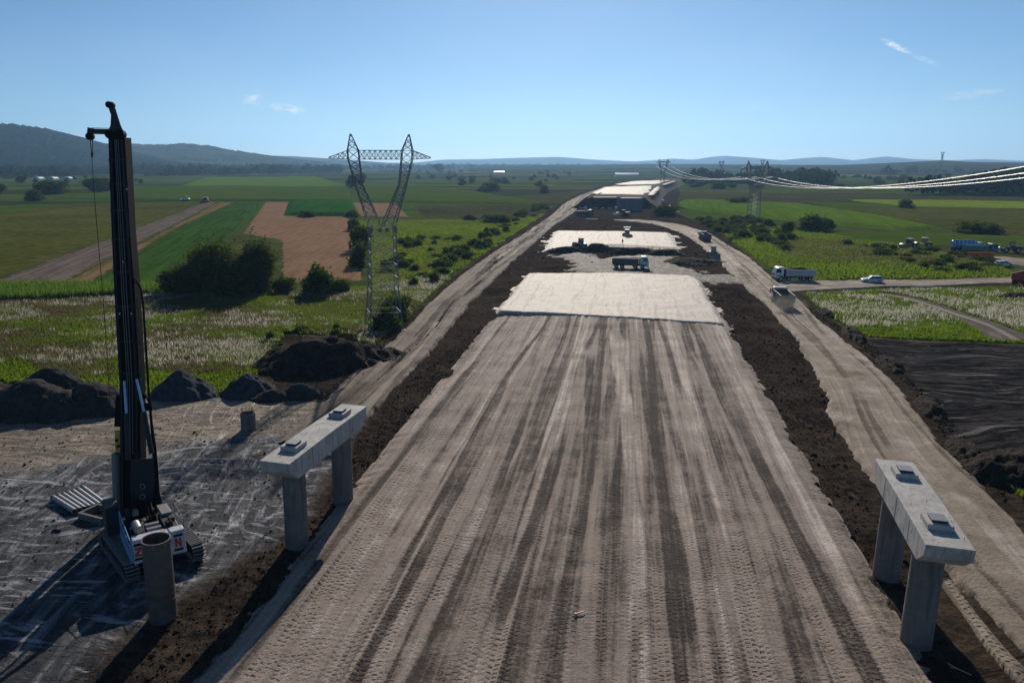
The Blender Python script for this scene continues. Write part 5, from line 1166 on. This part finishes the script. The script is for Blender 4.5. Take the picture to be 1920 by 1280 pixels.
PROTO = [tree_meshes(6, 7, 11, 2600, .42, .18, True), tree_meshes(6, 7, 12, 2600, .42, .18, True), tree_meshes(8, 7.5, 13, 3000, .45, .22), tree_meshes(9, 7, 14, 3000, .45, .22), tree_meshes(3, 4.2, 15, 1300, .30, .1, True), tree_meshes(2.6, 4.4, 16, 1300, .28, .1, True)]
DIM = [(6, 7), (6, 7), (8, 7.5), (9, 7), (3, 4.2), (2.6, 4.4)]
def place(px, py, h, w, lab, k, name, cat, mat, group=None, rz=None):
    loc, H_, W_ = sized(px, py, h, w); d = DIM[k]
    return plant(name, PROTO[k], loc, random.uniform(0, 6.28) if rz is None else rz, (W_ / d[1], W_ / d[1], H_ / d[0]), lab, cat, mat, group)
for k, (px, py, h, w, lab) in enumerate(mid_): place(px, py, h, w, lab, k % 2, 'shrub', 'shrub', MT['leaf2'] if k in (0, 1, 2) else MT['leaf'], 'shrubs round the pylon and the stubble field')
TREES = [(95, 364, 30, 58, 'wide dark tree behind the grey round bush left of the rig mast'), (180, 363, 34, 44, 'tall dark tree seen just left of the rig mast'), (200, 362, 30, 30, 'dark tree partly hidden by the rig mast'), (40, 344, 18, 22, 'small round tree at the end of the greenhouses'), (-4, 367, 24, 32, 'dark tree at the far left end of the plain'),
         (660, 354, 30, 26, 'dark tree at the crop corner left of the near pylon'), (676, 350, 26, 22, 'smaller dark tree beside the crop corner tree'), (822, 322, 17, 24, 'lone round tree above the near pylon crossarm'),
         (922, 358, 19, 36, 'clump forming dark tree on the plain left of the embankment'), (908, 359, 12, 24, 'low tree beside the clump on the plain'), (866, 349, 12, 15, 'small lone tree in the plain behind the pylon'),
         (1525, 433, 34, 72, 'large dark round tree at the edge of the bright green field'), (1476, 445, 32, 24, 'slender dark tree left of the large round tree'), (1550, 432, 26, 36, 'dark tree joined to the large round tree'), (1840, 437, 24, 84, 'wide dark bush tree above the parked machines'), (1808, 436, 16, 30, 'low ragged tree at the end of the wide dark bush'), (1696, 390, 20, 30, 'round tree between the olive field and the yellow strip')]
for k, (px, py, h, w, lab) in enumerate(TREES): place(px, py, h, w, lab, 2 + k % 2 if h > w * .7 else k % 2, 'tree', 'tree', MT['leaf'], 'single trees on the plain')
place(66, 376, 24, 42, 'grey green round bush left of the rig mast', 1, 'shrub', 'shrub', MT['leaf2'])
place(1246, 404, 22, 48, 'dark bush at the end of the blue grey abutment', 0, 'shrub', 'shrub', MT['leaf'])
place(934, 417, 18, 52, 'dark flat thicket bush in the dull brown meadow', 0, 'shrub', 'shrub', MT['leaf'])
place(880, 413, 12, 34, 'low pale bush beside the dark thicket', 1, 'shrub', 'shrub', MT['leaf2'])
place(1385, 383, 15, 46, 'dark hedge bush on the bright green field margin', 0, 'shrub', 'shrub', MT['leaf'])
# shrubs in rows and scatters
def scatter(poly, n, h, w, label, group, mats=('leaf2',), ks=(4, 5), name='shrub'):
    W_ = PP(poly); c = 0; mn = W_.min(0); mx = W_.max(0)
    while c < n:
        x, y = RNG.uniform(mn[0], mx[0]), RNG.uniform(mn[1], mx[1])
        if sdf(W_, np.array([x]), np.array([y]))[0] < 0: continue
        c += 1; k = random.choice(ks); d = DIM[k]; H_ = random.uniform(*h); Wd = random.uniform(*w)
        mt = random.choice(mats); sz = 'small' if Wd < w[0] * .65 + w[1] * .35 else 'large' if Wd > w[0] * .3 + w[1] * .7 else 'middling'; sh = 'tall' if H_ / Wd > .62 else 'low' if H_ / Wd < .48 else 'rounded'
        plant(name, PROTO[k], (x, y, -.1), random.uniform(0, 6.28), (Wd / d[1], Wd / d[1], H_ / d[0]), '%s %s%s %s' % (sz, sh, dict(leaf=' dark', leaf2=' leafy').get(mt, ''), label), name, MT[mt], group)
scatter([(760, 590), (850, 505), (955, 432), (1030, 390), (1010, 385), (930, 425), (830, 490), (740, 560)], 60, (1.2, 3.0), (2.5, 5.5), 'shrub in the hedge bordering the rutted track', 'hedge shrubs along the rutted track', ('leaf2', 'leaf2', 'leaf'))
scatter([(680, 470), (800, 440), (880, 450), (850, 490), (740, 540), (700, 530)], 34, (1.0, 2.6), (2.2, 5), 'shrub dotted over the yellow green meadow behind the near pylon', 'shrubs in the weedy meadow', ('leaf2', 'leaf'))
scatter([(1290, 408), (1420, 412), (1470, 440), (1500, 470), (1440, 480), (1400, 470), (1350, 435)], 62, (1.4, 3.6), (3, 6.5), 'shrub in the thicket on the outer side of the haul road bend', 'shrubs outside the haul road bend', ('leaf2', 'leaf2', 'leaf'))
scatter([(1580, 455), (1690, 462), (1860, 488), (1880, 512), (1740, 508), (1640, 480)], 46, (1.0, 2.2), (2.5, 5), 'bush in the scrub between the side road and the yard track', 'scrub bushes by the yard track', ('leaf2', 'leaf'))
scatter([(490, 630), (560, 610), (660, 620), (690, 660), (560, 700), (520, 690)], 18, (.8, 1.6), (1.6, 3.4), 'weedy bush on and round the large soil mound', 'weedy bushes at the soil mound', ('leaf2',))
scatter([(1860, 850), (1960, 860), (2000, 950), (1880, 920)], 9, (.5, 1.0), (1.2, 2.4), 'weed bush on the overgrown spoil bank', 'weeds on the spoil bank', ('leaf2',))
scatter([(700, 316), (1085, 316), (1070, 352), (1000, 372), (780, 345)], 150, (4, 9), (6, 14), 'tree scattered on the far plain left of the embankment', 'far trees left of the embankment', ('wood_leaf',), (0, 1, 2), 'tree')
scatter([(1280, 345), (1350, 330), (2150, 335), (2200, 372), (1700, 366), (1330, 362)], 110, (4, 10), (6, 16), 'tree scattered on the far plain under the cables', 'far trees under the cables', ('wood_leaf',), (0, 1, 2), 'tree')
scatter([(-200, 332), (360, 330), (380, 345), (230, 352), (-200, 362)], 16, (4, 8), (6, 12), 'tree in the meadows before the village', 'trees before the village', ('wood_leaf',), (0, 1, 2), 'tree')

# far woodland belts: one mass each, built of many small crowns
def woodland(name, label, polys, n, h, seed, leaf=1.5, per=46):
    r = np.random.default_rng(seed); VV = []; TT = []
    for poly, share in polys:
        W_ = PP(poly); mn, mx = W_.min(0), W_.max(0); pts = r.uniform(mn, mx, (n * 30, 2)); pts = pts[sdf(W_, pts[:, 0], pts[:, 1]) > 0][:int(n * share)]
        for x, y in pts:
            H_ = r.uniform(*h) * (.45 + .75 * float(vn(np.array(x / 45.), np.array(y / 45.), 3))); w = H_ * r.uniform(.35, .6)
            d = r.normal(size=(per, 3)); d /= np.linalg.norm(d, axis=1)[:, None]; c = np.array([x, y, H_ * .56]) + d * np.array([w, w, H_ * .45]) * (r.uniform(.55, 1.05, (per, 1)))
            a = r.normal(size=(per, 3)); a /= np.linalg.norm(a, axis=1)[:, None]; b = np.cross(a, r.normal(size=(per, 3))); b /= np.linalg.norm(b, axis=1)[:, None] + 1e-9; s_ = leaf * r.uniform(.6, 1.3, (per, 1)) * H_ / 12
            VV.append(np.stack([c - a * s_, c - b * s_, c + a * s_, c + b * s_], 1).reshape(-1, 3)); TT.append(np.repeat(r.uniform(.1, .9) * .5 + r.uniform(0, .5, per), 4))
    V = np.concatenate(VV); t_ = np.concatenate(TT)
    return tag(link(name, mesh_np(name, V, np.arange(len(V)).reshape(-1, 4), dict(tint=t_), smooth=False), MT['wood_leaf']), label, 'woodland', kind='stuff')
woodland('woodland', 'belt of village trees below the forested hill', [([(-300, 330), (150, 330), (260, 328), (420, 327), (620, 322), (640, 318), (300, 319), (-300, 322)], 1.0), ([(270, 332), (640, 325), (640, 320), (300, 325)], .45), ([(-300, 335), (140, 333), (150, 329), (-300, 328)], .25)], 2300, (11, 22), 5, 1.5)
woodland('woodland', 'line of distant trees along the plain behind the near pylon', [([(640, 321), (830, 318), (1090, 315), (1090, 312), (830, 313), (640, 316)], 1.0), ([(1280, 349), (1340, 346), (1345, 341), (1285, 344)], .05), ([(1330, 346), (1550, 352), (1560, 345), (1340, 340)], .25), ([(1700, 366), (1900, 366), (2100, 360), (1900, 359)], .10), ([(1640, 330), (1900, 326), (2100, 322), (1700, 322)], .12)], 1000, (10, 20), 6, 1.6)

# ------------------------------------------------------------------ village and far buildings
def house(px, py, w, d, h, rz, label, wall='white', roof='rooft', group='village houses'):
    q = P(px, py); t = thing('house', label, 'house', (q.x, q.y, 0), rz, group)
    MB().box(-w / 2, w / 2, -d / 2, d / 2, -.5, h).build('wall', MT[wall], t)
    MB().add([(-w / 2 - .5, -d / 2 - .5, h), (w / 2 + .5, -d / 2 - .5, h), (w / 2 + .5, d / 2 + .5, h), (-w / 2 - .5, d / 2 + .5, h), (-w / 2 - .5, 0, h + d * .42), (w / 2 + .5, 0, h + d * .42)], [(3, 2, 1, 0), (0, 1, 5, 4), (2, 3, 4, 5), (1, 2, 5), (3, 0, 4)]).build('roof', MT[roof], t)
    return t
MT['rooft'] = paint('red_tiles', (.30, .13, .09), .7, .3, .3); MT['tin'] = paint('bright_tin_roof', (.75, .77, .8), .22, .8, .1, .6)
for k, (px, py, lab, rf) in enumerate([(68, 331, 'red roofed house left of the greenhouses', 'rooft'), (135, 331, 'pale house at the greenhouse end', 'tin'), (166, 324, 'white house just left of the rig hoist rope', 'tin'), (188, 323, 'white house between the hoist rope and the mast', 'tin'), (321, 322, 'bright tin roofed house under the church spire', 'tin'), (373, 323, 'bright tin roofed house among the village trees', 'tin'), (540, 321, 'tin roofed house at the village end', 'tin'), (562, 320, 'long pale roofed house at the village end', 'tin'), (475, 329, 'tiny house before the village trees', 'rooft')]):
    house(px, py, 11 + k % 3 * 3, 9, 4, .3 * k, lab, 'white', rf)
q = P(322, 317); t = thing('church', 'white church with a slender spire rising over the village trees', 'church', (q.x, q.y, 0), .4)
MB().box(-9, 9, -5, 5, -1, 8).build('nave', MT['white'], t); MB().add([(-9.5, -5.5, 8), (9.5, -5.5, 8), (9.5, 5.5, 8), (-9.5, 5.5, 8), (-9.5, 0, 12.5), (9.5, 0, 12.5)], [(3, 2, 1, 0), (0, 1, 5, 4), (2, 3, 4, 5), (1, 2, 5), (3, 0, 4)]).build('roof', MT['tin'], t)
MB().box(9.01, 13.5, -2.2, 2.2, -1, 16).build('tower', MT['white'], t); MB().tube((11.25, 0, 16), (11.25, 0, 28), 2.4, .1, 8).build('spire', MT['tin'], t)
def hall(px, py, w, h, label, roof='tin'):
    q = P(px, py); t = thing('farm_hall', label, 'hall', (q.x, q.y, 0), 0)
    MB().box(-w / 2, w / 2, 0, 16, -1, h).build('wall', MT['white'], t); MB().box(-w / 2 - .6, w / 2 + .6, -.6, 16.6, h + .01, h + 2.6, 0, 7).build('roof', MT[roof], t)
hall(1176, 331, 44, 4, 'long white farm hall above the end of the embankment'); hall(936, 325, 26, 3, 'small white farm hall far beyond the plain'); hall(760, 321, 26, 4, 'white farm hall seen through the fork of the near pylon'); hall(1480, 338, 60, 3, 'long pale shed behind the trees under the cables')
MT['film'] = paint('greenhouse_film', (.55, .62, .62), .3, .5, .1)
for k in range(3):
    q = P(72 + k * 27, 337); t = thing('greenhouse', ['greenhouse tunnel at the red roofed end of the row', 'greenhouse tunnel in the middle of the row', 'greenhouse tunnel at the pale house end of the row'][k], 'greenhouse', (q.x, q.y, 0), 0, 'greenhouse tunnels')
    w = 12.2; MB().prism([(-w / 2, 0), (-w / 2, 2.2), (-w * .3, 4), (0, 4.6), (w * .3, 4), (w / 2, 2.2), (w / 2, 0)], -8, 8).build('cover', MT['film'], t); MB().box(-1.3, 1.3, -8.08, -8.003, 0, 2.4).build('door', MT['galv'], t)

# ------------------------------------------------------------------ meadow grass, corn, flowers
def in_poly(poly, n, seed):
    W_ = PP(poly); r = np.random.default_rng(seed); mn, mx = W_.min(0), W_.max(0); out = []; c = 0
    while c < n:
        p = r.uniform(mn, mx, (n * 3, 2)); p = p[sdf(W_, p[:, 0], p[:, 1]) > 0]; out.append(p); c += len(p)
    return np.concatenate(out)[:n]
def tufts(name, label, pts, h, w, nb, mat, tint, seed, cat='grass', lean=.35):
    r = np.random.default_rng(seed); n = len(pts); z = gz(pts[:, 0], pts[:, 1]); B = np.column_stack([pts, z - .03]); hh = (h if hasattr(h, 'shape') else np.full(n, h)) * r.uniform(.6, 1.25, n)
    VV = []; TT = []
    for k in range(nb):
        a = r.uniform(0, 2 * PI, n); off = r.normal(0, w * .5, (n, 2)); d = np.column_stack([np.cos(a), np.sin(a), np.zeros(n)])
        b0 = B.copy(); b0[:, :2] += off; tip = b0 + np.column_stack([r.normal(0, lean, n) * hh, r.normal(0, lean, n) * hh, hh * r.uniform(.7, 1.1, n)]); q = d * (w * r.uniform(.25, .6, n))[:, None]
        VV.append(np.stack([b0 - q, b0 + q, tip], 1)); TT.append(np.repeat(np.clip(tint + r.uniform(-.2, .2, n), 0, 1), 3).reshape(n, 3))
    V = np.stack(VV, 1).reshape(-1, 3); T = np.stack(TT, 1).reshape(-1)
    return tag(link(name, mesh_np(name, V, np.arange(len(V)).reshape(-1, 3), dict(tint=T), smooth=False), mat), label, cat, kind='stuff')
MEADOW = [(-260, 575), (300, 554), (540, 550), (690, 540), (850, 512), (765, 592), (700, 650), (640, 630), (530, 622), (500, 688), (420, 733), (230, 738), (0, 712), (-260, 725)]
p = in_poly(MEADOW, 78000, 1); nz = fbm(p[:, 0] / 9, p[:, 1] / 9, 4, 7); near = sstep(108, 90, p[:, 1] + nz * 10)
tufts('meadow_grass', 'rough green meadow grass between the gravel piles and the willow shrubs', p, .38 + .5 * np.clip(nz + .3, 0, 1) * (1 - near), .30, 4, MT['grass'], np.clip(.16 + .3 * nz + .55 * near, 0, 1), 2)
q = in_poly(MEADOW, 80000, 3); nz = fbm(q[:, 0] / 22, q[:, 1] / 13, 5, 17) + fbm(q[:, 0] / 3, q[:, 1] / 2, 3, 19) * .5; q = q[(nz + RNG.uniform(-.35, .35, len(q)) > .10) & (q[:, 1] + 14 * nz > 98)]
tufts('flower_heads', 'pale feathery flower heads drifting across the meadow', q, .85, .13, 3, MT['plume'], np.full(len(q), .5), 4, 'flowers', .3)
q = in_poly(MEADOW, 52000, 5); nz = fbm(q[:, 0] / 12, q[:, 1] / 8, 4, 27); q = q[(nz + RNG.uniform(-.3, .3, len(q)) > -.2) & (q[:, 1] + nz * 10 > 97)]
tufts('dry_grass', 'dry brown grass between the flowers of the meadow', q, .7, .22, 3, MT['dry'], np.full(len(q), .5), 6)
GP = [(1512, 549), (1640, 546), (1900, 540), (2000, 545), (2200, 640), (1930, 643), (1760, 638), (1630, 632), (1570, 600), (1530, 570)]
TRK = PP([(a, y) for a, b, y in FOOT] + [(b, y) for a, b, y in reversed(FOOT)])
p = in_poly(GP, 26000, 8); p = p[sdf(TRK, p[:, 0], p[:, 1]) < -.2]; nz = fbm(p[:, 0] / 7, p[:, 1] / 7, 4, 7); near = sstep(132, 122, p[:, 1] + nz * 6)
tufts('meadow_grass', 'bright green grass patch between the side road and the mud', p, .40 + .35 * np.clip(nz + .3, 0, 1), .30, 4, MT['grass'], np.clip(.35 + .35 * nz + .3 * near, 0, 1), 9)
q = in_poly(GP, 17000, 10); q = q[sdf(TRK, q[:, 0], q[:, 1]) < -.4]; nz = fbm(q[:, 0] / 16, q[:, 1] / 9, 4, 37) + fbm(q[:, 0] / 3, q[:, 1] / 2, 3, 19) * .5; q = q[(nz + RNG.uniform(-.3, .3, len(q)) > .18) & (q[:, 1] + 10 * nz > 126)]
tufts('flower_heads', 'pale flower heads over the grass patch by the side road', q, .85, .18, 3, MT['plume'], np.full(len(q), .5), 11, 'flowers', .3)
for k, (poly, n, h, w, lab, mat) in enumerate([([(1345, 428), (1420, 420), (1700, 462), (1880, 500), (1900, 518), (1640, 524), (1530, 525), (1455, 505), (1420, 485)], 15000, .8, .6, 'tall wild grass between the haul road bend and the side road', 'grass'), ([(665, 415), (960, 412), (1020, 402), (860, 505), (770, 585), (700, 545), (690, 470)], 16000, .7, .6, 'tall wild grass of the weedy meadow behind the near pylon', 'grass'), ([(1400, 440), (1600, 455), (1860, 490), (1880, 505), (1640, 500), (1480, 480)], 7000, .8, .6, 'dry wild grass in the scrub by the yard track', 'dry')]):
    p = in_poly(poly, n, 40 + k); nz = fbm(p[:, 0] / 14, p[:, 1] / 14, 4, 3); tufts('wild_grass', lab, p, h * (1 + .5 * nz), w, 3, MT[mat], np.clip(.42 + .4 * nz, 0, 1), 50 + k)
CORN = [(-300, 544), (0, 538), (190, 538), (300, 541), (300, 550), (180, 556), (0, 565), (-300, 575)]
p = in_poly(CORN, 9000, 60); ang = .12; u = p[:, 0] * math.cos(ang) + p[:, 1] * math.sin(ang); v = -p[:, 0] * math.sin(ang) + p[:, 1] * math.cos(ang); u = np.round(u / .9) * .9; p = np.column_stack([u * math.cos(ang) - v * math.sin(ang), u * math.sin(ang) + v * math.cos(ang)])
tufts('corn', 'young bright green corn in rows left of the rig mast', p, 1.7, .35, 5, MT['corn'], np.full(len(p), .5) + .2 * fbm(p[:, 0] / 6, p[:, 1] / 6, 3, 2), 61, 'corn', .25)
W_ = [(1860, 880), (1920, 870), (2000, 920), (1920, 935)]
p = in_poly(W_, 900, 63); tufts('weeds', 'bright weeds on the spoil bank at the edge of the mud', p, .5, .2, 4, MT['grass'], np.full(len(p), .8), 64)

# ------------------------------------------------------------------ clods and stones
def clods(name, label, polys, n, size, mat, seed):
    r = np.random.default_rng(seed); base_ = np.array([(1, 0, 0), (-1, 0, 0), (0, 1, 0), (0, -1, 0), (0, 0, 1), (0, 0, -1)], float); F0 = np.array([(0, 2, 4), (2, 1, 4), (1, 3, 4), (3, 0, 4), (2, 0, 5), (1, 2, 5), (3, 1, 5), (0, 3, 5)])
    pts = np.concatenate([in_poly(pl, max(4, int(n * sh)), seed + i) for i, (pl, sh) in enumerate(polys)]); n = len(pts); s_ = size * r.lognormal(0, .55, n)
    V = base_[None] * r.uniform(.6, 1.25, (n, 6, 1)) + r.normal(0, .15, (n, 6, 3)); a = r.uniform(0, 6.28, n); ca, sa = np.cos(a)[:, None], np.sin(a)[:, None]
    V = np.stack([V[..., 0] * ca - V[..., 1] * sa, V[..., 0] * sa + V[..., 1] * ca, V[..., 2] * .7], -1) * s_[:, None, None]
    V[..., 0] += pts[:, :1]; V[..., 1] += pts[:, 1:]; V[..., 2] += (gz(pts[:, 0], pts[:, 1]) + s_ * .25)[:, None]
    F = (F0[None] + (np.arange(n) * 6)[:, None, None]).reshape(-1, 3)
    return tag(link(name, mesh_np(name, V.reshape(-1, 3), F, smooth=False), mat), label, 'clods', kind='stuff')
clods('soil_clods', 'dark soil clods strewn between the road bed and the pale haul road', [([(1320, 530), (1385, 540), (1500, 650), (1570, 800), (1620, 930), (1700, 1050), (1830, 1280), (1730, 1280), (1560, 960), (1400, 680)], 1.0), ([(1520, 580), (1600, 640), (1700, 720), (1800, 860), (1900, 950), (1850, 860), (1740, 740), (1640, 650)], .45)], 5200, .055, MT['soil'], 5)
clods('soil_clods', 'dark soil clods along the earth slope between the pad and the road bed', [([(700, 760), (760, 720), (900, 610), (930, 600), (800, 760), (690, 905), (390, 1290), (150, 1290), (450, 1060), (600, 960)], 1.0), ([(620, 640), (700, 660), (640, 740), (560, 745)], .15)], 4600, .05, MT['soil'], 6)
clods('soil_clods', 'dark soil clods round the crossing and the far berm', [([(1000, 440), (1280, 430), (1330, 520), (980, 515)], 1.0), ([(1040, 405), (1220, 405), (1250, 432), (1020, 432)], .5)], 1500, .12, MT['soil'], 7)
clods('stones', 'small pale stones scattered over the rig work pad', [([(0, 780), (640, 770), (560, 980), (300, 1130), (0, 1280)], 1.0)], 1800, .05, MT['gravel'], 8)

# ------------------------------------------------------------------ construction clutter below the abutments
for k, (px, py, w, lab) in enumerate([(1092, 390.5, 4.2, 'white board stack nearest the rutted track below the abutments'), (1117, 391, 2.6, 'first white formwork panel in the row below the low abutment'), (1130, 391.3, 2.6, 'second white formwork panel in the row below the low abutment'), (1143, 391.5, 2.6, 'third white formwork panel in the row below the low abutment'), (1110, 412.5, 5.5, 'long pale timber stack at the near edge of the clutter'), (1176, 427, 3.0, 'pale plank lying on the dark soil behind the roller')]):
    q = P(px, py); t = thing('formwork_stack', lab, 'formwork', (q.x, q.y, float(gz(q.x, q.y)) + .1), .02)
    for j in range(4): MB().box(-w / 2 + .05 * j, w / 2 - .04 * j, -.6, .6, .14 * j, .14 * j + .12).build('board', MT['white'] if k != 4 else MT['wood'], t)
for k, (px, py) in enumerate([(1156, 392.5), (1158, 403), (1098, 391.5), (1224, 371), (1229, 373.5), (1243, 378), (1256, 389), (1270, 402)]):
    q = P(px, py); t = thing('white_bag', ['white bulk bag at the foot of the blue grey abutment', 'white bulk bag beside the excavator', 'white bulk bag by the white board stack', 'white bulk bag at the start of the curving white track', 'white bulk bag below the curving white track', 'white bulk bag at the bend beside the embankment', 'white bulk bag next to the dark bush', 'white bulk bag among the shrubs by the haul road'][k], 'bulk bag', (q.x, q.y, .0), .3 * k)
    MB().box(-.9, .9, -.8, .8, 0, 1.3, .12, .12).build('bag', MT['white'], t, bevel=.2); MB().path([(-.5, -.5, 1.3), (-.3, -.3, 1.7), (.3, .3, 1.7), (.5, .5, 1.3)], .05).build('strap', MT['white'], t)
# survey stake on the road bed, stick by the right pier
q = P(1088, 1160); t = thing('survey_stake', 'small red painted survey stake lying on the striped road bed', 'stake', (q.x, q.y, .42), .5)
MB().box(-.3, .3, -.03, .03, 0, .06).build('stake', MT['red'], t); MB().box(-.42, -.303, -.06, .06, 0, .09).build('marker', MT['red'], t)
q = P(1796, 1262); t = thing('wooden_stick', 'bent pale stick lying by the pier next to the haul road', 'stick', (q.x, q.y, .25), 2.2)
MB().path([(-.6, 0, .02), (0, .08, .06), (.55, -.05, .03)], .035).build('branch', MT['wood'], t); MB().tube((0, .08, .06), (.3, .35, .1), .02).build('twig', MT['wood'], t)

# ------------------------------------------------------------------ dust behind the dusty tipper
g = G('dust'); g.t.nodes.remove(g.b); pv = g.n('ShaderNodeVolumePrincipled'); pv.inputs['Color'].default_value = (.86, .78, .68, 1)
tc = g.obj(); ln = g.n('ShaderNodeVectorMath', operation='LENGTH'); g.i(ln, 0, tc)
g.i(pv, 'Density', g.mth('MULTIPLY', g.mth('MULTIPLY', g.rng(ln.outputs['Value'], 1.0, .1), g.rng(g.noise(tc, 2.4, 3, .6), .3, .7)), .22)); g.t.links.new(pv.outputs[0], g.out.inputs['Volume'])
m = MB(); m.lathe([(math.sin(a), -math.cos(a)) for a in np.linspace(0.001, PI - .001, 12)], n=18)
q = at_ground(1474, 586); o = tag(m.build('dust_cloud', g.m, smooth='all'), 'puff of road dust trailing the dusty tipper', 'dust', kind='stuff'); o.location = (q.x, q.y, 1.4); o.scale = (4.2, 5.0, 2.3)
